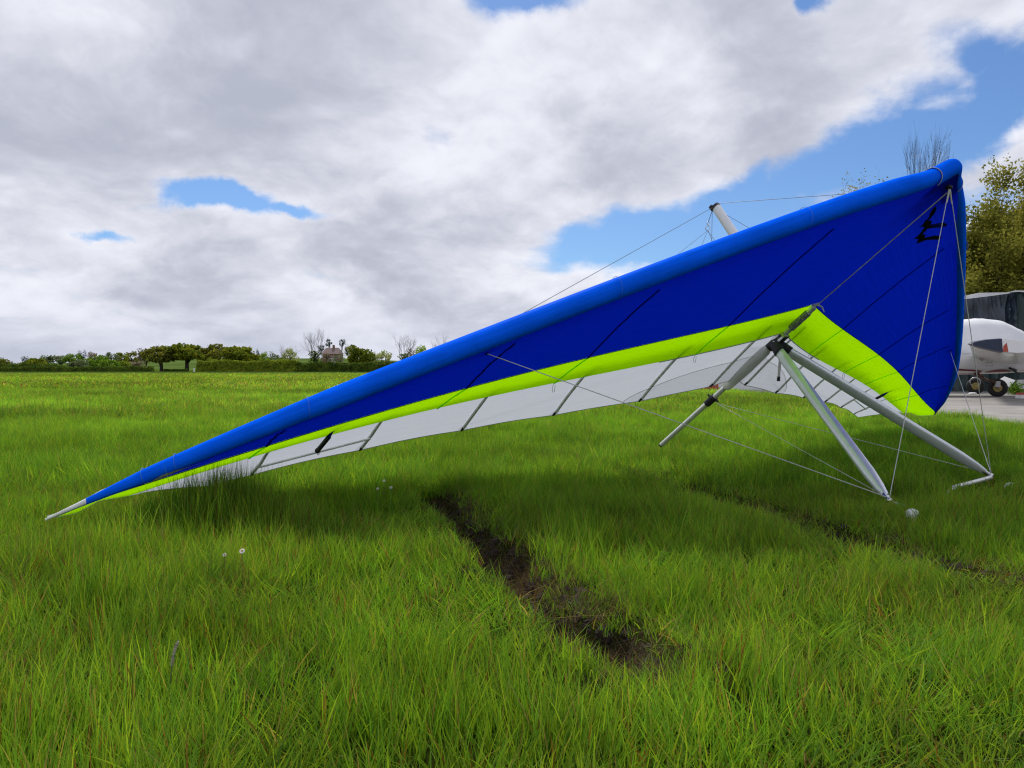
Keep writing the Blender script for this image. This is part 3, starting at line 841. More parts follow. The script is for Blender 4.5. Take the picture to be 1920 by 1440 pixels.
# canvas cover over cabin
b = MB(); b.grid([[fus(p, R(a_), .012 + .004 * math.sin(p * .3 + a_ * .2)) for a_ in np.linspace(-2, 182, 19)] for p in np.linspace(1690, 1938, 30)]); b.build('canopy_cover', M['canvas'], pl)
def fstripe(name, pts_lo, pts_hi, m_):
    b = MB(); b.grid([[fus(p, R(a_), .010) for a_ in np.linspace(lo_, hi_, 4)] for (p, lo_), (_, hi_) in zip(pts_lo, pts_hi)]); b.build(name, m_, pl)
q = np.linspace(0, 1, 12)
fstripe('red_stripe', [(1831 + 54 * k, -62 - 2 * math.sin(math.pi * k)) for k in q], [(1831 + 54 * k, -62 + 14 * math.sin(math.pi * k) ** .8) for k in q], M['red'])
fstripe('red_stripe', [(1892 + 60 * k, -60) for k in q], [(1892 + 60 * k, -60 + 12 * k) for k in q], M['red'])
fstripe('red_stripe', [(1770 + 55 * k, -46 - 10 * k) for k in q], [(1770 + 55 * k, -40 - 8 * k - 4 * k * k) for k in q], M['red'])
fstripe('red_stripe', [(1770 + 55 * k, -72) for k in q], [(1770 + 55 * k, -67 + 12 * max(0, k - .75) * 4) for k in q], M['red'])
# wing reaching towards the viewer
TOPL = [(1817, 645), (1822, 642.3), (1832, 639.3), (1850, 636.2), (1878, 634.3), (1900, 636.5), (1930, 640.5), (1968, 648)]
BOTL = [(1968, 649.5), (1940, 660), (1910, 662.5), (1880, 660.5), (1862, 657.5), (1838, 652), (1824, 647.8)]
def wing_sec(k, inset=0.):
    """k=0 at the tip, 1 at the root; the section seen end on"""
    out = []
    pts = [at(px, py, 15.8) for px, py in TOPL + BOTL]; cen = at(1885, 648, 15.8)
    for p in pts:
        q = cen + (p - cen) * (1 + .10 * k - inset)
        out.append(q + Vector((2.75 * k, 4.1 * k, -.20 * k)))
    return out
secs = [wing_sec(k) for k in (0, .05, .3, .6, 1.0)]
secs = [[p + Vector((0, .0, 0)) for p in wing_sec(0, .06)]] + [[p + Vector((0, .05, 0)) for p in secs[0]]] + secs[1:]
b = MB(); b.grid([q + q[:1] for q in secs]); b.add(secs[0], [tuple(range(len(secs[0])))]); wg = b.build('wing', M['white_paint'], pl, sharp=50)
nt = len(TOPL); fr = [11, 12, 13, 14, 0, 1, 2, 3, 4]
def nav(k, inset, dy_): return [p + Vector((0, dy_, 0)) for p in [wing_sec(k, inset)[i] for i in fr]]
b = MB(); r0 = nav(0, .055, -.006); r1 = nav(0, -.012, .05); r2 = nav(.07, -.012, 0)
b.grid([r0, r1, r2]); b.add(r0, [tuple(range(len(r0)))]); b.build('wing_tip_light', M['navy'], wg, sharp=50)
w0 = wing_sec(0, .06); A_, B2_ = w0[4], w0[11]
b = MB(); b.add([A_.lerp(B2_, .55) + Vector((.02, -.004, 0)), A_.lerp(B2_, .3) + Vector((.10, -.004, 0)), B2_ + Vector((.12, -.004, .0)), B2_ + Vector((.0, -.004, 0))], [(0, 1, 2, 3)]); b.build('wing_tip_stripe', M['orange'], wg)
# fin and tailplane (out of frame)
a0 = at(2090, 668, YA)
b = MB(); b.add([a0 + Vector(p) for p in ((-.1, -.03, -.1), (1.0, -.02, -.1), (1.25, -.02, 1.2), (.75, -.02, 1.25), (-.1, .03, -.1), (1.0, .02, -.1), (1.25, .02, 1.2), (.75, .02, 1.25))], [(0, 1, 2, 3), (7, 6, 5, 4), (0, 3, 7, 4), (3, 2, 6, 7), (1, 5, 6, 2)]); b.build('fin', M['white_paint'], pl, False)
# undercarriage
wc = at(1870, 730, 19.5)
wc.z = .235 + .035
ax = Vector((-.45, -1, 0)).normalized()
def wheel(c_, name='wheel', flip=1):
    b = MB(); b.torus(c_, .165, .075, ax, 30, 12); wo_ = b.build(name, M['tyre'], pl)
    b = MB(); b.tube([c_ + ax * .055, c_ + ax * .075], [.115, .10], 18); b.tube([c_ + ax * .07, c_ + ax * .12], [.05, .04], 12); b.build('hub', M['hub'], wo_)
    return wo_
wheel(wc)
b = MB(); b.tube([at(1828, 700, 20.0), at(1850, 712, 19.8), wc + ax * .10 + Vector((-.08, 0, .16)), wc + ax * .10], [.05, .045, .04, .035], 10); b.build('gear_leg', M['brown'], pl)
b = MB(); b.tube([at(1832, 700, 20.1), wc + ax * .14 + Vector((-.05, 0, .10))], .012, 8); b.build('brake_pipe', M['rim'], pl)
b = MB(); b.box(wc + ax * .13 + Vector((-.02, 0, .10)), (.10, .08, .16)); b.build('brake_unit', M['rim'], pl)
w2 = at(1829, 725, 21.6); w2.z = .235 + .03
wheel(w2)
b = MB(); b.torus(w2 + ax * .05 + Vector((-.02, 0, .12)), .13, .018, ax, 24, 8); b.build('rim_guard', M['rim'], pl)
b = MB(); b.tube([at(1905, 694, YA - .5), at(1893, 690, YA - .62), at(1912, 702, YA - .4)], [.03, .03, .02], 8); b.build('step', M['black'], pl)
# registration
def text(body, px, py, Y_, size, m_):
    cu = bpy.data.curves.new('registration_lettering', 'FONT'); cu.body = body; cu.size = size; cu.extrude = .003; cu.align_x = 'CENTER'
    cu.materials.append(m_)
    o = bpy.data.objects.new('registration_lettering', cu); col.objects.link(o); o.parent = pl
    p = at(px, py, Y_)
    dgx = bpy.context.evaluated_depsgraph_get(); me = bpy.data.meshes.new_from_object(o.evaluated_get(dgx)); bpy.data.objects.remove(o)
    me.materials.clear(); me.transform(Matrix.Translation(p - parent_origin(pl)) @ Matrix.Rotation(R(90), 4, 'X'))
    link('registration_lettering', me, m_, pl)
yside = YA - .66
text('G-TIZT', 1853, 676, yside, .15, M['red'])
for (px, py) in ((1851, 680), (1855, 680), (1859, 680), (1861, 679), (1850, 686), (1858, 686), (1861, 685)):
    b = MB(); b.box(at(px, py, yside), (.025, .006, .018)); b.build('marking', M['red'], pl, False)
b = MB(); b.box(at(1851, 665, yside + .05), (.05, .02, .03)); b.build('static_port', M['black'], pl, False)

# tarp covered shelter behind it
YT = 25.0
ts = empty('tarp_shelter', (at(1860, 640, YT).x, YT, 0), 'shelter draped in dark slate tarpaulin behind the white aircraft', 'shelter')
def tarp_pt(px, q):
    top = float(np.interp(px, [1700, 1808, 1850, 1893, 1900, 1960, 2100], [572, 561, 556, 550, 547, 548, 560]))
    bot = 733; fold = 0.
    for c_, sl, a_ in ((1892, -26, .22), (1888, -20, -.12), (1884, -32, .14), (1897, -6, .16), (1903, 8, -.1), (1850, -4, .03)):
        xf = c_ + sl * q; fold += a_ * math.exp(-((px - xf) / 2.3) ** 2) * (1 - .5 * q)
    p = at(px, top + (bot - top) * q, YT)
    p.y += -.25 * q - fold * .9 + .05 * math.sin(px * .21 + q * 6) + .035 * math.sin(px * .5 - q * 11) + .03 * math.sin(q * 23 + px * .05) - .05 * math.exp(-((q - .33 + (px - 1830) * .0008) / .018) ** 2)
    return p
b = MB(); b.grid([[tarp_pt(px, q) for q in np.linspace(0, 1, 40)] for px in np.linspace(1700, 1906, 130)]); b.build('tarpaulin', M['tarp'], ts)
b = MB(); b.grid([[tarp_pt(px, q) + Vector((0, -.10 - .04 * math.sin(px * .35), 0)) for q in np.linspace(.62, 1, 14)] for px in np.linspace(1700, 1930, 90)]); b.build('skirt_shade', M['tarp_green_shade'], ts)  # added sheet; its dark colour stands for shade beneath the aircraft
b = MB(); b.grid([[tarp_pt(px, q) + Vector((0, .12, 0)) for q in np.linspace(0, 1, 20)] for px in np.linspace(1901, 2100, 40)]); b.build('green_tarpaulin', M['tarp_green_shade'], ts)
b = MB(); rows_ = []
for px in np.linspace(1700, 2100, 60):
    e_ = tarp_pt(px, 0); ridge = at(px, float(np.interp(px, [1700, 1808, 1835, 1893, 1900, 1960, 2100], [562, 554.5, 549, 548, 544.5, 545, 548])), YT + 1.6)
    rows_.append([e_, e_.lerp(ridge, .5) + Vector((0, 0, -.02 + .02 * math.sin(px * .3))), ridge, ridge + Vector((0, 1.6, -.5)), ridge + Vector((0, 2.2, -3.2))])
b.grid(rows_); b.build('tarpaulin_top', M['tarp_roof'], ts)
# loose things by the plane
b = MB(); p = [at(1866, 717, 21.3), at(1884, 706, 21.4), at(1904, 713, 21.3), at(1898, 720, 21.2), at(1897, 727, 21.1)]
b.add(p + [x + Vector((.03, .06, 0)) for x in p], [(0, 1, 2, 3, 4), (9, 8, 7, 6, 5), (0, 4, 9, 5), (4, 3, 8, 9), (3, 2, 7, 8), (2, 1, 6, 7), (1, 0, 5, 6)])
tag(b.build('white_sheet', M['white_plastic'], None, False), 'crumpled white board leaning behind the aircraft wheel', 'board')
b = MB(); p = at(1922, 716, 22.4); b.box(p - Vector((0, 0, .08)), (.35, .25, .28)); tag(b.build('grey_crate', M['grey_box'], None, False), 'pale grey crate at the frame edge under the tarpaulin', 'crate')
rw = empty('striped_marker', at(1925, 741, 18.4) * 1.0, 'red topped white marker block on the apron by the right frame edge', 'marker')
rw.location.z = .035
p = rw.location.copy()
b = MB(); b.box(p + Vector((0, 0, .045)), (.42, .22, .09)); b.build('base', M['white_plastic'], rw, False)
b = MB(); b.box(p + Vector((0, 0, .115)), (.40, .20, .05)); b.build('top', M['red_plastic'], rw, False)
b = MB(); p = at(1824, 725, 21.2); p.z = .06; b.ball(p, (.12, .08, .035), 14, 8); tag(b.build('white_scrap', M['white_plastic'], None), 'small white flattened object on the gravel beneath the fuselage', 'scrap')
# far barriers glimpsed below the sail
b = MB(); p = at(1384, 724, 26); p.z = .20
b.box(p, (1.65, .35, .42)); tag(b.build('white_barrier', M['white_plastic'], None, False), 'low white barrier beyond the grass behind the keel', 'barrier')
b = MB(); p = at(1318, 727, 24.5); p.z = .17
b.box(p, (.95, .3, .34)); tag(b.build('red_barrier', M['red_plastic'], None, False), 'low red barrier beyond the grass left of the white one', 'barrier')

# ------------------------------------------------------------------ trees
def rand_quads(C, size, flat=.0, up=0.):
    n = len(C)
    a = rng.normal(size=(n, 3)); a /= np.linalg.norm(a, axis=1, keepdims=True)
    b_ = rng.normal(size=(n, 3)); b_ -= (b_ * a).sum(1, keepdims=True) * a; b_ /= np.linalg.norm(b_, axis=1, keepdims=True)
    s = np.asarray(size).reshape(-1, 1) * rng.uniform(.6, 1.35, (n, 1)) * .5
    return np.stack([C + a * s, C + b_ * s * .62, C - a * s, C - b_ * s * .62], 1)

def crown_points(n, cx, cz, rx, rz, clumps, lump=.34, flat_bottom=.0):
    """leaf centres grouped in clumps spread through an uneven crown"""
    cc = rng.normal(size=(clumps, 3)); cc /= np.linalg.norm(cc, axis=1, keepdims=True)
    cc *= rng.uniform(.45, 1.0, (clumps, 1)) ** .6 * .80
    if flat_bottom: cc[:, 2] = np.where(cc[:, 2] < -flat_bottom, -flat_bottom * rng.uniform(.6, 1, clumps), cc[:, 2])
    k = rng.integers(0, clumps, n)
    o = rng.normal(size=(n, 3)); o /= np.linalg.norm(o, axis=1, keepdims=True); o *= (rng.uniform(.2, 1, (n, 1)) ** .5) * lump * rng.uniform(.6, 1.25, (clumps, 1))[k]
    p = cc[k] + o
    return np.stack([cx + p[:, 0] * rx, p[:, 1] * rx, cz + p[:, 2] * rz], 1)

def branches(b, p, d, L, r, depth, spread=.55, upb=.25, tips=None, n=4, kids=(2, 3)):
    segs = 3; pts = [p.copy()]; q = p.copy(); dd = d.normalized()
    for _ in range(segs):
        dd = (dd + Vector((rnd.gauss(0, .12), rnd.gauss(0, .12), rnd.gauss(0, .08) + upb * .12))).normalized()
        q = q + dd * (L / segs); pts.append(q.copy())
    b.tube(pts, [r, r * .88, r * .76, r * .62], n, cap=False)
    if tips is not None and depth <= 1: tips += pts[1:]
    if depth == 0: return
    for i in range(rnd.randint(*kids)):
        a_ = rnd.uniform(0, 2 * math.pi); sp = rnd.uniform(.5, 1.1) * spread
        ort = dd.orthogonal().normalized(); ort2 = dd.cross(ort)
        nd = (dd * math.cos(sp) + (ort * math.cos(a_) + ort2 * math.sin(a_)) * math.sin(sp) + Vector((0, 0, upb * .4))).normalized()
        st_ = pts[-1] if i == 0 else pts[rnd.randint(1, segs)]
        branches(b, st_, nd, L * rnd.uniform(.62, .86), r * .58, depth - 1, spread, upb, tips, n, kids)

def far_tree(label, px, top, bot, wpx, Y, leaf, n=1500, trunk_px=None, base=None, clumps=22, fb=.45, cat='tree', name='tree', leafs=None, group='trees beyond the airfield'):
    c = at(px, (top + bot) / 2, Y); rx = wpx / 2 / F_PX * Y; rz = (bot - top) / 2 / F_PX * Y
    root = empty(name, (c.x, Y, 0), label, cat, group)
    C = crown_points(n, 0, c.z, rx, rz, clumps, flat_bottom=fb)
    link('crown', quads_np('crown', rand_quads(C, leafs or max(.32, rx * .17))), LEAF[leaf], root)
    b = MB(); r0 = max(.10, rx * .085)
    zb = c.z - rz
    b.tube([(0, 0, -.2), (rnd.uniform(-.1, .1), 0, zb * .6 + .2), (rnd.uniform(-.2, .2), 0, c.z)], [r0 * 1.25, r0, r0 * .5], 7)
    for k in range(5):
        a_ = rnd.uniform(0, 6.28); b.tube([(0, 0, zb * .75 + .3), (math.cos(a_) * rx * .35, math.sin(a_) * rx * .35, c.z - rz * .25), (math.cos(a_) * rx * .6, math.sin(a_) * rx * .6, c.z + rz * rnd.uniform(-.1, .5))], [r0 * .55, r0 * .38, r0 * .12], 5)
    me = mesh('trunk', b.v, b.f); link('trunk', me, M['bark'], root)
    return root

def bare_tree(label, px, top, wpx, Y, h0=.28, depth=6, ivy=None, group='trees beyond the airfield', pale=True, r=None):
    p = at(px, top, Y); H = p.z
    root = empty('bare_tree', (p.x, Y, 0), label, 'tree', group)
    b = MB(); r0 = r or H * .022; tips = []
    L = H * .30
    b.tube([(0, 0, -.3), (0, 0, H * h0)], [r0 * 1.2, r0], 6, cap=False)
    wk = (wpx / F_PX * Y) / H
    for i in range(5):
        a_ = i * 1.256 + rnd.uniform(-.3, .3); sp = .28 + .42 * wk * rnd.uniform(.6, 1.2)
        branches(b, Vector((0, 0, H * h0 * rnd.uniform(.75, 1))), Vector((math.cos(a_) * math.sin(sp), math.sin(a_) * math.sin(sp), math.cos(sp))), L, r0 * .6, depth - 2, .5, .25, tips, 3, (2, 3))
    V = np.array([tuple(q) for q in b.v]); sx = (wpx / F_PX * Y) / max(1e-3, V[:, 0].max() - V[:, 0].min()); sz = H / V[:, 2].max()
    V[:, 0] *= sx; V[:, 1] *= sx; V[:, 2] *= sz
    me = mesh('branches', V, b.f); link('branches', me, M['bark_pale' if pale else 'bark'], root)
    if ivy:
        n = 500; q = rng.uniform(0, 1, n); C = np.stack([rng.normal(0, 1, n) * H * .045 * ivy, rng.normal(0, 1, n) * H * .045 * ivy, .3 + q * H * .42], 1)
        link('ivy', quads_np('ivy', rand_quads(C, np.full(n, H * .045))), LEAF['hedge'], root)
    return root

def hedge(label, x0, x1, base_py, top_py, Y, leaf, n=5000, depth=2.0, bump=.25, leafs=.45, Y1=None):
    Y1 = Y1 or Y
    a_ = at(x0, base_py, Y); c_ = at(x1, base_py, Y1); H = at(x0, top_py, Y).z
    root = empty('hedge', (a_.x, Y, 0), label, 'hedge')
    q = rng.uniform(0, 1, n); X = (c_.x - a_.x) * q; Yp = (Y1 - Y) * q
    hh = H * (1 + bump * (vnoise(X, X * 0, .22, 11) - .5) * 2 + bump * .7 * (vnoise(X, X * 0, .9, 12) - .5))
    zz = rng.uniform(0, 1, n) ** .75
    C = np.stack([X, Yp + rng.uniform(-.5, .5, n) * depth * (1 - .3 * zz), zz * hh], 1)
    link('foliage', quads_np('foliage', rand_quads(C, np.full(n, leafs))), LEAF[leaf], root)
    b = MB(); L_ = c_.x - a_.x
    xs2 = np.linspace(0, L_, 40); row1 = []
    for x_ in xs2:
        h_ = float(H * .72 * (1 + bump * (vnoise(np.array([x_]), np.array([0.]), .22, 11)[0] - .5) * 2)); y_ = (Y1 - Y) * x_ / L_
        row1.append([(x_, y_ - depth * .35, 0), (x_, y_ - depth * .25, h_), (x_, y_ + depth * .25, h_), (x_, y_ + depth * .35, 0)])
    b.grid(row1); link('hedge_core', mesh('hedge_core', b.v, b.f), LEAF[leaf], root)
    return root

# skyline, left to right
far_tree('low rusty brown tree at the far left frame edge', 8, 668, 689, 36, 330, 'oak_brown', 900)
far_tree('small yellow green field tree with a thin trunk at far left', 66, 672, 688, 44, 300, 'oak', 1100, fb=.3)
far_tree('dark tree with scraggy top on the rise at far left', 52, 668, 685, 26, 560, 'dark', 700)
far_tree('grey green tree low on the rise right of the scraggy one', 88, 664, 684, 40, 560, 'grey', 900)
far_tree('darker rounded tree in the middle of the hill row', 114, 666, 684, 34, 560, 'grey', 800)
far_tree('olive tree beside the purple black one', 137, 660, 684, 38, 520, 'green', 1000)
far_tree('purple black copper beech standing above the hill row', 154, 654, 680, 18, 540, 'purple', 900)
far_tree('grey budding tree right of the purple black one', 173, 657, 682, 26, 540, 'budding', 900)
far_tree('pale willow shrub standing at the hedge', 150, 674, 697, 46, 175, 'grey', 1300, fb=.9, cat='shrub', name='shrub')
for i, (px, tp, wp, lf, lb) in enumerate([(192, 664, 26, 'green', 'green tree low on the hill right of the budding one'), (208, 660, 28, 'grey', 'grey green hilltop tree above the bushy mass'), (226, 659, 30, 'oak', 'yellow green hilltop tree above the bushy mass'),
                                        (246, 658, 34, 'oak_brown', 'bronze hilltop tree left of the brown budding tree'), (180, 668, 40, 'green', 'broad low tree filling the hillside gap')]):
    far_tree(lb, px, tp, 684, wp, 430 + i * 12, lf, 900)
far_tree('round brown budding tree left of the first oak', 274, 650, 684, 34, 330, 'budding', 1300)
bare_tree('wispy bare treetop rising behind the first oak', 298, 643, 34, 380, depth=6)
for i, (px, tp, wp, lf, lb) in enumerate([(175, 674, 40, 'green', 'mid green bush behind the low hedge nearest the willow shrub'), (205, 672, 44, 'green', 'mid green bush in the middle behind the low hedge'), (232, 675, 34, 'hedge_yellow', 'yellow green bush behind the low hedge'), (258, 676, 36, 'budding', 'brown tinted bush behind the low hedge near the oaks')]):
    far_tree(lb, px, tp, 697, wp, 190 + 4 * i, lf, 1100, fb=.9, cat='bush', name='bush', group='bushes behind the low hedge')
far_tree('bronze oak with a dark trunk left of the group', 303, 648, 686, 72, 170, 'oak_brown', 2600, clumps=34, fb=.35)
far_tree('tall spreading green oak with a leaning trunk', 350, 645, 681, 84, 172, 'oak', 3200, clumps=40, fb=.35)
far_tree('bronze green oak between two greener oaks', 402, 646, 684, 66, 185, 'oak_brown', 2400, clumps=32)
far_tree('dense dome shaped green oak above the tall hedge', 450, 649, 690, 78, 178, 'oak', 3200, clumps=40)
far_tree('slim dark conifer right of the dome oak', 481, 652, 690, 15, 230, 'dark', 700, fb=.9)
far_tree('small dark pointed conifer peeping behind the dome oak', 468, 648, 680, 8, 240, 'dark', 300, fb=.9)
far_tree('small bright green tree right of the slim conifer', 496, 656, 690, 22, 190, 'bright', 1000, fb=.7)
far_tree('dark green tree filling behind the bright small one', 512, 660, 690, 26, 260, 'grey', 900)
bare_tree('thin upright bare poplar above the tall hedge', 527, 642, 14, 260, depth=6, ivy=1.0)
far_tree('pale green willow beside the bare poplar', 546, 650, 690, 38, 210, 'willow', 1300, fb=.7)
bare_tree('wide bare treetop behind the pale willow', 545, 646, 34, 300, depth=6)
bare_tree('tallest bare tree with an ivy clad trunk above the hedge', 590, 612, 70, 165, h0=.22, depth=8, ivy=1.3)
far_tree('small dark pine low beside the tall bare tree', 602, 644, 662, 18, 300, 'dark', 600)
pn1 = far_tree('dark topped pine rising over the house', 617, 634, 652, 15, 320, 'dark', 700, fb=.6)
pn2 = far_tree('taller dark pine right of the house', 641, 634, 653, 14, 320, 'dark', 700, fb=.6)
far_tree('light green poplar against the right hand pine', 654, 640, 672, 20, 300, 'grey', 800, fb=.9)
far_tree('round olive green oak alone over the dark hedge', 675, 645, 692, 58, 175, 'oak', 2800, clumps=36, fb=.6)
far_tree('yellow white willow bush right of the round oak', 704, 658, 690, 24, 240, 'willow', 900, fb=.9)
far_tree('pale budding willow between round oak and bare tree', 722, 655, 690, 36, 250, 'willow', 1100, fb=.9)
bare_tree('rounded bare tree with dark ivy trunk beside the wing', 757, 624, 50, 165, h0=.32, depth=8, ivy=1.3)
far_tree('low brown budding tree right of the ivy trunk', 774, 648, 690, 28, 240, 'budding', 900)
far_tree('bright green tree partly behind the blue wing', 792, 646, 690, 32, 190, 'bright', 1100)
bare_tree('half hidden bare tree above the blue leading edge', 826, 621, 42, 180, depth=8)
far_tree('low bush in the hedge under the bare tree', 525, 670, 694, 34, 160, 'hedge_yellow', 1000, fb=.9, cat='bush', name='bush', group='bushes in the tall hedge')
far_tree('yellow green bush at the left end of the tall hedge', 398, 672, 697, 34, 156, 'hedge_yellow', 1000, fb=.9, cat='bush', name='bush', group='bushes in the tall hedge')
hedge('low trimmed hedge along the left side of the field', -160, 288, 697, 687.5, 157, 'hedge', 7000, leafs=.30, bump=.14, depth=1.4)
hedge('second low hedge behind the trimmed one at far left', -200, 135, 693, 682.5, 260, 'hedge', 3500, leafs=.45, bump=.3)
hedge('thin dark hedge on the skyline at far left', -300, 46, 690, 679.5, 680, 'hedge', 1500, leafs=.8, bump=.15)
hedge('short dark hedge under the oaks', 308, 352, 697, 691.5, 160, 'hedge', 1200, leafs=.28, bump=.12, depth=1.0)
hedge('tall yellow green hedge below the oaks', 370, 560, 698, 674, 154, 'hedge_yellow', 7000, leafs=.36, bump=.16, Y1=152)
hedge('tall dark green hedge running behind the blue wing', 555, 1120, 699, 678, 152, 'hedge', 14000, leafs=.36, bump=.14, Y1=145)
far_tree('grey brown thicket in front of the house on its left', 612, 661, 692, 26, 230, 'budding', 900, fb=.9)
far_tree('grey green thicket in front of the house on its right', 633, 660, 692, 26, 235, 'grey', 800, fb=.9)
# house among the trees
Yh = 290
h0 = at(624, 690, Yh)
hs_ = empty('brick_house', (h0.x, Yh, 0), 'red brick house with tiled roofs among the pines', 'house')
def hz_(py): return at(624, py, Yh).z
wall_h = hz_(664); ridge = hz_(652)
b = MB(); b.box((h0.x, Yh, wall_h / 2), (6.8, 6, wall_h)); wl = b.build('wall', M['brick'], hs_, False)
b = MB(); x0, x1 = h0.x - 3.7, h0.x + 3.7
b.add([(x0, Yh - 3.5, wall_h), (x1, Yh - 3.5, wall_h), (x1 - 1.2, Yh, ridge), (x0 + 1.2, Yh, ridge), (x0, Yh + 3.5, wall_h), (x1, Yh + 3.5, wall_h)], [(0, 1, 2, 3), (4, 3, 2, 5), (0, 3, 4), (1, 5, 2)])
rf = b.build('roof', M['tile'], hs_, False)
b = MB(); b.box((h0.x + .4, Yh, ridge + .3), (.8, .8, 1.6)); b.build('chimney', M['brick'], rf, False)
b = MB(); b.box((h0.x + .5, Yh - 4.2, wall_h * .36), (3.0, 2.4, wall_h * .72)); b.build('white_extension', M['render'], hs_, False)
for k in (-2, 0, 2):
    b = MB(); b.box((h0.x + k, Yh - 3.02, wall_h * .78), (.9, .1, 1.0)); f_ = b.build('window', M['render'], hs_, False)
    b = MB(); b.box((h0.x + k, Yh - 3.08, wall_h * .78), (.7, .06, .8)); b.build('pane', M['pane'], f_, False)
# field furniture
for (px, py, lb) in ((110, 705, 'white runway marker board lying farthest left on the field'), (248, 702.5, 'flat pale runway marker board nearer the oaks')):
    p = at(px, py, 74); b = MB(); b.box((p.x, 74, .02 + .06), (.66, .5, .13)); tag(b.build('runway_marker', M['white_plastic'], None, False), lb, 'marker', 'runway marker boards')
p = at(364, 695, 150); b = MB(); b.tube([(p.x, 150, -.1), (p.x, 150, .75)], .16, 8); tag(b.build('white_post', M['white_plastic']), 'short white post at the left end of the tall hedge', 'post')

# trees close behind the aircraft
def near_tree(label, px, top, wpx, Y, leaf, h0=.2, depth=5, per=16, leafs=.13, thin=1.0, group='trees behind the aircraft'):
    p = at(px, top, Y); H = p.z
    root = empty('leafy_tree', (p.x, Y, 0), label, 'tree', group)
    b = MB(); tips = []; r0 = H * .016
    b.tube([(0, 0, -.3), (.05, 0, H * h0)], [r0 * 1.3, r0], 7, cap=False)
    wk = (wpx / F_PX * Y) / H
    branches(b, Vector((0, 0, H * h0)), Vector((.05, .02, 1)), H * .26, r0 * .9, depth, .5, .35, tips, 4, (2, 3))
    for i in range(6):
        a_ = i * 1.05 + rnd.uniform(-.3, .3); sp = .35 + .5 * wk * rnd.uniform(.6, 1.2)
        branches(b, Vector((0, 0, H * rnd.uniform(h0 * .7, h0 * 2.2))), Vector((math.cos(a_) * math.sin(sp), math.sin(a_) * math.sin(sp), math.cos(sp))), H * .25, r0 * .5, depth - 1, .55, .3, tips, 4, (2, 3))
    V = np.array([tuple(q) for q in b.v]); sx = (wpx / F_PX * Y) / (V[:, 0].max() - V[:, 0].min()); sz = H / V[:, 2].max()
    S_ = np.array([sx, sx, sz]); V *= S_
    link('trunk', mesh('trunk', V, b.f), M['bark'], root)
    T = np.array([tuple(q) for q in tips]) * S_
    keep = rng.uniform(0, 1, len(T)) < thin; T = T[keep]
    C = np.repeat(T, per, 0); C = C + rng.normal(0, 1, C.shape) * (.22 * leafs / .13) * .9
    link('crown', quads_np('crown', rand_quads(C, np.full(len(C), leafs))), LEAF[leaf], root)
    return root
near_tree('tall olive leaved tree at the right frame edge behind the tarpaulin', 1908, 284, 330, 38, 'spring', .12, 6, 11, .16)
near_tree('lower olive tree close beside the glider nose', 1838, 395, 180, 36, 'spring', .10, 6, 10, .16)
near_tree('bushy olive tree low between the two taller ones', 1880, 420, 240, 40, 'spring', .06, 6, 9, .17)
near_tree('leafy tree mostly outside the right frame edge', 2060, 270, 260, 42, 'spring', .12, 6, 10, .18)
near_tree('feathery young tree showing above the leading edge on the left', 1582, 322, 90, 44, 'spring', .4, 5, 3, .12, .6)
near_tree('sparse budding treetop above the leading edge in the middle', 1650, 322, 70, 44, 'spring', .4, 5, 2, .12, .5)
near_tree('small budding treetop just left of the tall bare tree', 1698, 318, 40, 44, 'spring', .4, 5, 2, .12, .4)
bare_tree('tall thin bare tree rising behind the glider nose', 1735, 228, 120, 46, h0=.60, depth=8, group='trees behind the aircraft', pale=False, r=.42)
bare_tree('smaller bare tree hidden behind the glider nose', 1764, 268, 80, 47, h0=.6, depth=7, group='trees behind the aircraft', pale=False, r=.26)
b_ = near_tree('weedy green plant clump beside the aircraft wheel', 1906, 722, 22, 21.0, 'green', .05, 3, 3, .05); b_['category'] = 'weed'; b_['group'] = ''; del b_['group']; b_.name = 'weed_clump'

# ------------------------------------------------------------------ grass
def tuft_mesh(name, n, rad, h, wid, seed, straw=.06, lean=.45):
    r_ = np.random.default_rng(seed); segs = 4
    V = []; Fc = []; colr = []
    for _ in range(n):
        a = r_.uniform(0, 2 * math.pi); q = rad * math.sqrt(r_.uniform()); x0, y0 = q * math.cos(a), q * math.sin(a)
        hh = h * r_.uniform(.45, 1.25); la = r_.uniform(0, 2 * math.pi); ln = abs(r_.normal(0, lean)) * hh; cu = r_.uniform(1.4, 2.8)
        fa = r_.uniform(0, math.pi); wx, wy = math.cos(fa), math.sin(fa); ww = wid * r_.uniform(.6, 1.3)
        k = r_.uniform()
        if k < straw: c = np.array(((.46, .36, .10) if r_.uniform() < .5 else (.30, .16, .04))) * r_.uniform(.6, 1.1)
        elif k < .25 + straw: c = np.array((.305, .460, .028)) * r_.uniform(.8, 1.15)
        elif k < .45 + straw: c = np.array((.135, .310, .028)) * r_.uniform(.75, 1.2)
        else: c = np.array((.185, .375, .028)) * r_.uniform(.75, 1.2)
        base = len(V)
        for i in range(segs + 1):
            t_ = i / segs; z = hh * (t_ - .18 * t_ * t_ * (ln / max(hh, 1e-4))); off = ln * t_ ** cu
            cx, cy = x0 + math.cos(la) * off, y0 + math.sin(la) * off; w_ = ww * (1 - t_ ** 1.6) * .5
            if i < segs:
                V += [(cx - wx * w_, cy - wy * w_, z), (cx + wx * w_, cy + wy * w_, z)]; colr += [c, c]
            else: V.append((cx, cy, z)); colr.append(c)
        for i in range(segs - 1):
            Fc.append((base + 2 * i, base + 2 * i + 1, base + 2 * i + 3, base + 2 * i + 2))
        Fc.append((base + 2 * segs - 2, base + 2 * segs - 1, base + 2 * segs))
    me = mesh(name, V, Fc, True)
    a = me.color_attributes.new('blade', 'FLOAT_COLOR', 'POINT')
    a.data.foreach_set('color', np.concatenate([np.array(colr), np.ones((len(colr), 1))], 1).astype(np.float32).reshape(-1))
    return me

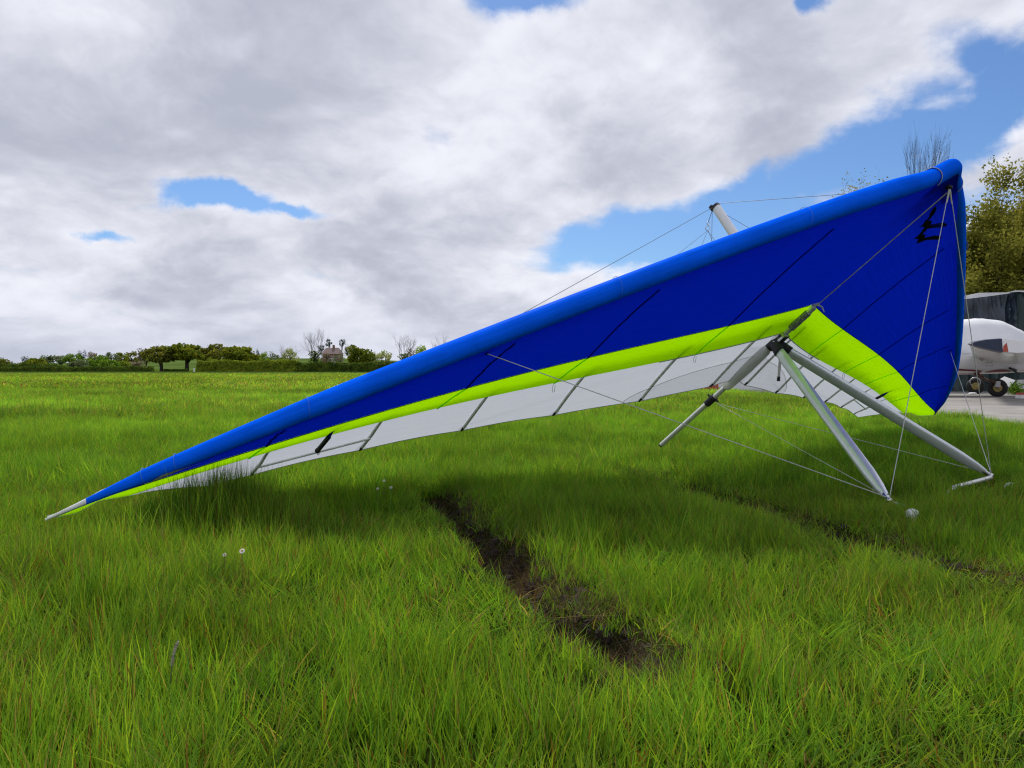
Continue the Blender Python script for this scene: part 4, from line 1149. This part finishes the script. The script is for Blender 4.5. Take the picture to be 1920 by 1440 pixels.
gm = bpy.data.materials.new('meadow grass blades'); gm.use_nodes = True; gm.node_tree.nodes.clear()
t = NT(gm.node_tree)
bc = t.new('ShaderNodeAttribute', attribute_name='blade').outputs['Color']
tint = t.new('ShaderNodeAttribute', attribute_name='tint', attribute_type='INSTANCER').outputs['Fac']
dry = t.new('ShaderNodeAttribute', attribute_name='dry', attribute_type='INSTANCER').outputs['Fac']
cc = t.vm('SCALE', bc, tint)
cc = t.mix(dry, cc, t.vm('MULTIPLY', cc, (1.22, 1.02, 1.4)))
df = t.new('ShaderNodeBsdfDiffuse'); tr = t.new('ShaderNodeBsdfTranslucent'); gl = t.new('ShaderNodeBsdfGlossy')
t.l.new(cc, df.inputs[0]); t.l.new(t.vm('MULTIPLY', cc, (1.1, 1.1, .6)), tr.inputs[0]); gl.inputs['Roughness'].default_value = .5
fr = t.new('ShaderNodeFresnel'); fr.inputs[0].default_value = 1.35
sh = t.mixs(.012, t.mixs(.5, df.outputs[0], tr.outputs[0]), gl.outputs[0])
o_ = t.new('ShaderNodeOutputMaterial'); t.l.new(sh, o_.inputs[0])

def grass_layer(name, label, variants, X, Y, scl, tint_, dry_, tiltx, tilty, shadows=True):
    n = len(X)
    Z = ground_z(X, Y) - .012
    me = bpy.data.meshes.new(name)
    me.vertices.add(n); me.vertices.foreach_set('co', np.stack([X, Y, Z], 1).reshape(-1).astype(np.float32))
    def fa(nm, arr, typ='FLOAT', key='value'):
        a = me.attributes.new(nm, typ, 'POINT'); a.data.foreach_set(key, np.asarray(arr).reshape(-1))
    fa('tint', tint_.astype(np.float32)); fa('dry', dry_.astype(np.float32)); fa('scl', scl.astype(np.float32), 'FLOAT_VECTOR', 'vector')
    fa('rot', np.stack([tiltx, tilty, rng.uniform(0, 6.283, n)], 1).astype(np.float32), 'FLOAT_VECTOR', 'vector')
    fa('pick', rng.integers(0, len(variants), n).astype(np.int32), 'INT')
    me.update()
    cl = bpy.data.collections.new(name + ' tufts')
    for k, vm_ in enumerate(variants):
        vm_.materials.clear(); vm_.materials.append(gm)
        cl.objects.link(bpy.data.objects.new('%s_tuft_%02d' % (name, k), vm_))
    ng = bpy.data.node_groups.new(name + ' scatter', 'GeometryNodeTree')
    ng.interface.new_socket('Geometry', in_out='INPUT', socket_type='NodeSocketGeometry')
    ng.interface.new_socket('Geometry', in_out='OUTPUT', socket_type='NodeSocketGeometry')
    N = ng.nodes; Lk = ng.links
    gi = N.new('NodeGroupInput'); go = N.new('NodeGroupOutput'); iop = N.new('GeometryNodeInstanceOnPoints'); ci = N.new('GeometryNodeCollectionInfo')
    ci.inputs['Collection'].default_value = cl; ci.inputs['Separate Children'].default_value = True; ci.inputs['Reset Children'].default_value = True
    def na(nm, typ):
        q = N.new('GeometryNodeInputNamedAttribute'); q.data_type = typ; q.inputs['Name'].default_value = nm; return q.outputs['Attribute']
    Lk.new(gi.outputs[0], iop.inputs['Points']); Lk.new(ci.outputs[0], iop.inputs['Instance']); iop.inputs['Pick Instance'].default_value = True
    Lk.new(na('pick', 'INT'), iop.inputs['Instance Index'])
    e2r = N.new('FunctionNodeEulerToRotation'); Lk.new(na('rot', 'FLOAT_VECTOR'), e2r.inputs[0]); Lk.new(e2r.outputs[0], iop.inputs['Rotation'])
    Lk.new(na('scl', 'FLOAT_VECTOR'), iop.inputs['Scale']); Lk.new(iop.outputs[0], go.inputs[0])
    o = bpy.data.objects.new(name, me); col.objects.link(o)
    md = o.modifiers.new('scatter', 'NODES'); md.node_group = ng
    return tag(o, label, None, None, 'stuff')

def scatter(y0, y1, dens, side=.95, pad=1.2):
    area = side * (y1 * y1 - y0 * y0) + 2 * pad * (y1 - y0); n = int(area * dens)
    Y = np.empty(0); X = np.empty(0)
    yy_ = rng.uniform(y0, y1, n * 3); xm = side * y1 + pad; xx_ = rng.uniform(-xm, xm, n * 3)
    k = np.abs(xx_) < side * yy_ + pad; X, Y = xx_[k], yy_[k]
    n = int(dens * 2 * xm * (y1 - y0) * len(X) / (n * 3)) if len(X) else 0
    return X[:n], Y[:n]

def sail_clearance(X, Y):
    """height of the sail above the ground over each point (inf where none)"""
    out = np.full(len(X), 9.)
    k = np.where((Y < 12) & (X > -3.2) & (X < 6.5) & (Y > 2.6))[0]
    for i in k:
        p = Vector((X[i], Y[i], -.3))
        for _, t_ in trees_bvh:
            h = t_.ray_cast(p, Vector((0, 0, 1)), 1.0)
            if h[0] is not None: out[i] = min(out[i], h[0].z)
    return out

def layer(name, label, variants, y0, y1, dens, hmul=1.0, jit=.25, side=.95, pad=1.2):
    X, Y = scatter(y0, y1, dens, side, pad)
    m1, m2 = rut_mask(X, Y)
    ed = np.array([apron_edge(q) for q in Y]); on = (X > ed - .02) & (Y > 4.5) & (Y < 21.5); on |= (X > 7.4) & (Y > 21.5) & (Y < 30)
    k = (np.maximum(m1, m2) < .25 + .5 * (rng.uniform(0, 1, len(X)) < .06)) & ~on
    X, Y = X[k], Y[k]
    patch = vnoise(X, Y, 1.3, 21); pt2 = vnoise(X, Y, 3.6, 22); pt3 = vnoise(X, Y, .33, 23); fine = vnoise(X, Y, 8.5, 27)
    hs = hmul * (.36 + .62 * patch + .60 * pt2 + .40 * (fine - .5)) * rng.uniform(1 - jit, 1 + jit, len(X))
    d1, t1 = seg_dist(X, Y, RUT1); d2, t2 = seg_dist(X, Y, RUT2); d1 = d1 + np.clip(.9 - t1, 0, 1) * .35 + np.clip(t1 - (len(RUT1) - 2.3), 0, 1) * .4; d2 = d2 + np.clip(.9 - t2, 0, 1) * .35; dr = np.minimum(d1, d2)
    hs *= np.clip(.25 + (dr - .05) * 3.2, .25, 1)
    hs *= np.where(Y > 9, 1 - .25 * np.clip((Y - 9) / 10, 0, 1), 1)
    bd, _ = seg_dist(X, Y, [(q.x, q.y) for q in bb[14::5]])
    hs *= np.clip(.22 + (bd - .06) * 3.5, .22, 1)
    q = gp(-1.1, 4.6, 0); hs *= 1 - .6 * np.exp(-((X - q.x) ** 2 + (Y - q.y + .25) ** 2) / .10)
    q = gp(-1.05, 3.55, 0); hs *= 1 + .9 * np.exp(-((X + 1.42) / .42) ** 2 - ((Y - 3.42) / .13) ** 2)
    cl = sail_clearance(X, Y) - ground_z(X, Y)
    hs = np.where(cl < .32, np.minimum(hs, np.maximum(cl, .0) / .22), hs)
    keep = hs > .12; X, Y, hs, patch, pt2, pt3, dr = [q[keep] for q in (X, Y, hs, patch, pt2, pt3, dr)]
    la = vnoise(X, Y, 1.5, 25) * 14.0; lm = .08 + .78 * vnoise(X, Y, 2.6, 26) ** 1.6
    tx = np.cos(la) * lm + rng.normal(0, .08, len(X)); ty = np.sin(la) * lm + rng.normal(0, .08, len(X))
    wsc = rng.uniform(.85, 1.2, len(X))
    tint_ = (.61 + .38 * vnoise(X, Y, 2.4, 31) + .22 * vnoise(X, Y, 6.5, 35) + .20 * (pt3 - .5)) * rng.uniform(.8, 1.2, len(X))
    fz = np.clip((Y - 6) / 8, 0, 1); tint_ *= 1 + fz * ((.84 + .80 * vnoise(X, Y * 1.6, .22, 41) * 1.0 + .5 * (vnoise(X, Y * 1.5, .75, 42) - .5)) - 1)
    dry_ = np.clip(fz * (.30 + .5 * (vnoise(X, Y * 1.5, .12, 43) - .4)) + .9 * (vnoise(X, Y, 1.1, 33) - .42) + .55 * (vnoise(X, Y, 5, 34) - .5) + .5 * np.exp(-dr / .12) * (dr < .5), 0, 1)
    return grass_layer(name, label, variants, X, Y, np.stack([wsc, wsc, hs], 1), tint_, dry_, tx, ty)

near_v = [tuft_mesh('tuft', 18, .050, .128, .0040, 100 + i, straw=.04 + .03 * (i % 3), lean=.34) for i in range(9)]
layer('grass', 'long fresh green meadow grass in the foreground', near_v, .55, 4.6, 620)
X = rng.normal(-1.42, .20, 520); Y = 3.57 + rng.normal(0, .08, 520) - (X + 1.4) * .1; n = len(X)
hh = rng.uniform(1.7, 2.7, n) * np.clip(1 - (np.abs(X + 1.42) / .60) ** 2, .3, 1)
grass_layer('grass', 'tall tuft of long grass in front of the low wing', near_v, X, Y, np.stack([hh * 0 + 1, hh * 0 + 1, hh], 1), rng.uniform(.45, .85, n), np.zeros(n), rng.normal(0, .12, n), rng.normal(0, .12, n))
mid_v = [tuft_mesh('tuft', 20, .070, .140, .0058, 200 + i, straw=.05) for i in range(7)]
layer('grass', 'tufted green meadow grass around the glider', mid_v, 4.5, 11, 280)
mid2_v = [tuft_mesh('tuft', 22, .16, .15, .013, 300 + i, straw=.06) for i in range(6)]
layer('grass', 'sunlit meadow grass beyond the glider', mid2_v, 10.8, 26, 62)
far_v = [tuft_mesh('tuft', 26, .42, .14, .036, 400 + i, straw=.08) for i in range(6)]
layer('grass', 'olive meadow grass far out on the airfield', far_v, 25.5, 85, 9, 1.0, .3, .85)

def straw_tuft(seed):
    me = tuft_mesh('tuft', 7, .05, .15, .0030, seed, straw=1.0, lean=1.1); return me
X, Y = scatter(.7, 7.5, 26); k = vnoise(X, Y, 1.6, 61) > .42; m1, m2 = rut_mask(X, Y); k &= np.maximum(m1, m2) < .3; X, Y = X[k], Y[k]; n = len(X); s_ = rng.uniform(.7, 1.25, n)
grass_layer('dead_grass', 'bent straw coloured dead grass blades', [straw_tuft(800 + i) for i in range(5)], X, Y, np.stack([s_, s_, s_ * .8], 1), rng.uniform(.5, 1.0, n), np.zeros(n), rng.normal(0, .25, n), rng.normal(0, .25, n))
# dead roots and torn turf hanging into the ruts
def rut_points(n, spread):
    out = []
    for _ in range(n):
        P_ = RUT1 if rnd.random() < .68 else RUT2; i = rnd.uniform(.6, len(P_) - 1.9); k = int(i); q = i - k
        x = P_[k][0] + (P_[k + 1][0] - P_[k][0]) * q; y = P_[k][1] + (P_[k + 1][1] - P_[k][1]) * q
        o = rnd.gauss(.05, spread); out.append((x + o * .95, y + o * .3))
    return np.array(out)
def dead_tuft(seed):
    me = tuft_mesh('tuft', 12, .05, .07, .0024, seed, straw=0., lean=1.3)
    ca = me.color_attributes['blade']; n = len(me.vertices); r_ = np.random.default_rng(seed)
    c_ = np.array([[.15, .105, .065]]) * r_.uniform(.4, 1.5, (n, 1)); ca.data.foreach_set('color', np.concatenate([c_, np.ones((n, 1))], 1).astype(np.float32).reshape(-1))
    return me
pp = rut_points(1500, .085)
n = len(pp); s_ = rng.uniform(.5, 1.2, n)
grass_layer('dead_roots', 'brown dead roots and torn turf along the wheel ruts', [dead_tuft(500 + i) for i in range(5)], pp[:, 0], pp[:, 1], np.stack([s_, s_, s_], 1), rng.uniform(.6, 1.2, n), np.zeros(n), rng.normal(0, .6, n), rng.normal(0, .6, n))
# soil clods
def clod(seed):
    bm = bmesh.new(); bmesh.ops.create_icosphere(bm, subdivisions=2, radius=.02); r_ = random.Random(seed)
    for v_ in bm.verts: v_.co *= r_.uniform(.65, 1.25); v_.co.z *= .7
    me = bpy.data.meshes.new('clod'); bm.to_mesh(me); bm.free(); return me
pp = rut_points(1600, .06); n = len(pp); s_ = rng.uniform(.2, 1.25, n) ** 1.5
soilm = mat('wet soil', (.034, .023, .017), .95, var=.45, vscale=30, bump=.6, bscale=120)
cl_ = grass_layer('soil_clods', 'dark clods of torn soil in the wheel ruts', [clod(i) for i in range(5)], pp[:, 0], pp[:, 1], np.stack([s_, s_, s_], 1), np.ones(n), np.zeros(n), rng.uniform(0, 3, n), rng.uniform(0, 3, n))
for o in bpy.data.collections['soil_clods tufts'].objects:
    o.data.materials.clear(); o.data.materials.append(soilm)

# ------------------------------------------------------------------ small things in the grass
def on_ground(px, py, lift=0.):
    """point of the meadow seen in that direction, on a level `lift` above the soil"""
    dr = at(px, py, 1.0) - eye; k = (lift - CAM_H) / dr.z; return eye + dr * k
def daisy(px, py, label, h=.12, r=.013):
    r *= .72
    p = on_ground(px, py, h); root = empty('daisy', (p.x, p.y, 0), label, 'flower', 'white flowers in the grass')
    b = MB(); b.tube([p - Vector((0, 0, h)), p], .0012, 5); b.build('stem', M['stem'], root)
    b = MB()
    for k in range(11):
        a_ = k * 2 * math.pi / 11; c_, s__ = math.cos(a_), math.sin(a_); tl = Vector((0, -.75, .66)); e1 = Vector((1, 0, 0)); e2 = Vector((0, .66, .75))
        q = lambda u_, v_: p + (e1 * (c_ * u_ - s__ * v_) + e2 * (s__ * u_ + c_ * v_))
        b.add([q(r * .3, -.002), q(r * .8, -.0032), q(r, 0), q(r * .8, .0032), q(r * .3, .002)], [(0, 1, 2, 3, 4)])
    b.build('petals', M['petal'], root, False)
    b = MB(); b.ball(p + Vector((0, -.002, .002)), r * .38, 8, 6); b.build('flower_eye', M['yolk'], root)
daisy(454, 1033, 'white daisy standing highest in the left foreground grass', .15, .014)
daisy(421, 1040, 'small white daisy just left of the larger one', .13, .010)
daisy(720, 901, 'tiny white flower nearest the wing shadow', .15, .012)
daisy(733, 914, 'tiny white flower right of centre in a group of three', .14, .012)
daisy(708, 916, 'tiny white flower leftmost in a group of three', .14, .010)
# seed head
p = on_ground(322, 1250, .10)
sh_ = empty('seed_head', (p.x, p.y, 0), 'fluffy grey brown foxtail seed head in the left foreground', 'seed head')
b = MB(); b.tube([(p.x - .01, p.y, 0), (p.x - .004, p.y, .06), p], .0016, 6); b.build('stem', M['stem'], sh_)
b = MB(); tpts = [p + Vector((.0, 0, 0)), p + Vector((.003, 0, .022)), p + Vector((.008, 0, .043)), p + Vector((.016, 0, .060))]
b.tube(tpts, [.0022, .0036, .0034, .0016], 8)
for k in range(140):
    q = rnd.uniform(0, 1); i = min(2, int(q * 3)); c_ = tpts[i].lerp(tpts[i + 1], q * 3 - i); d_ = Vector((rnd.gauss(0, 1), rnd.gauss(0, 1), rnd.gauss(.5, .5))).normalized()
    e_ = c_ + d_ * .0062; sd_ = d_.orthogonal().normalized() * .0006; b.add([c_ + d_ * .002 - sd_, c_ + d_ * .002 + sd_, e_], [(0, 1, 2)])
b.build('spike', M['seed'], sh_, False)
# pale withered leaves standing in the grass
def blade(px, py0, py1, label, w_=.008, px1=None):
    a_ = on_ground(px, py0, .05); Yb = a_.y; c_ = at(px1 or px, py1, Yb - .02)
    b = MB(); md = a_.lerp(c_, .5) + Vector((.006, 0, 0)); b.add([a_ + Vector((-w_ * .3, 0, 0)), a_ + Vector((w_ * .3, 0, 0)), md + Vector((w_ * .5, 0, 0)), c_, md - Vector((w_ * .5, 0, 0))], [(0, 1, 2, 4), (4, 2, 3)])
    tag(b.build('withered_leaf', M['willowleaf'], None, False), label, 'leaf', 'withered leaves in the grass')
M['willowleaf'] = mat('withered pale leaf', (.34, .36, .16), .6, var=.2, vscale=30)
blade(300, 1008, 986, 'pale withered leaf below the low wing tip', .009, 304)
blade(120, 1050, 1012, 'pale curled leaf stalk at the left edge of the grass', .008, 128)
blade(448, 1010, 985, 'pale withered leaf in the shaded grass by the wing', .008, 449)
# white rounded objects half sunk in the grass by the control bar
p = on_ground(1711, 955, .07); b = MB(); b.ball((p.x, p.y, .035), (.039, .039, .039), 22, 14); b.torus((p.x, p.y, .035), .0375, .003, (0, 0, 1), 26, 6)
tag(b.build('white_ball', M['white_plastic']), 'white ball shaped object half hidden in grass between the control bar corners', 'ball')
p = on_ground(1896, 902, .07); b = MB(); b.ball((p.x, p.y, .025), (.04, .04, .036), 20, 12)
tag(b.build('white_dome', M['white_plastic']), 'small white dome almost buried in grass at the right frame edge', 'dome')
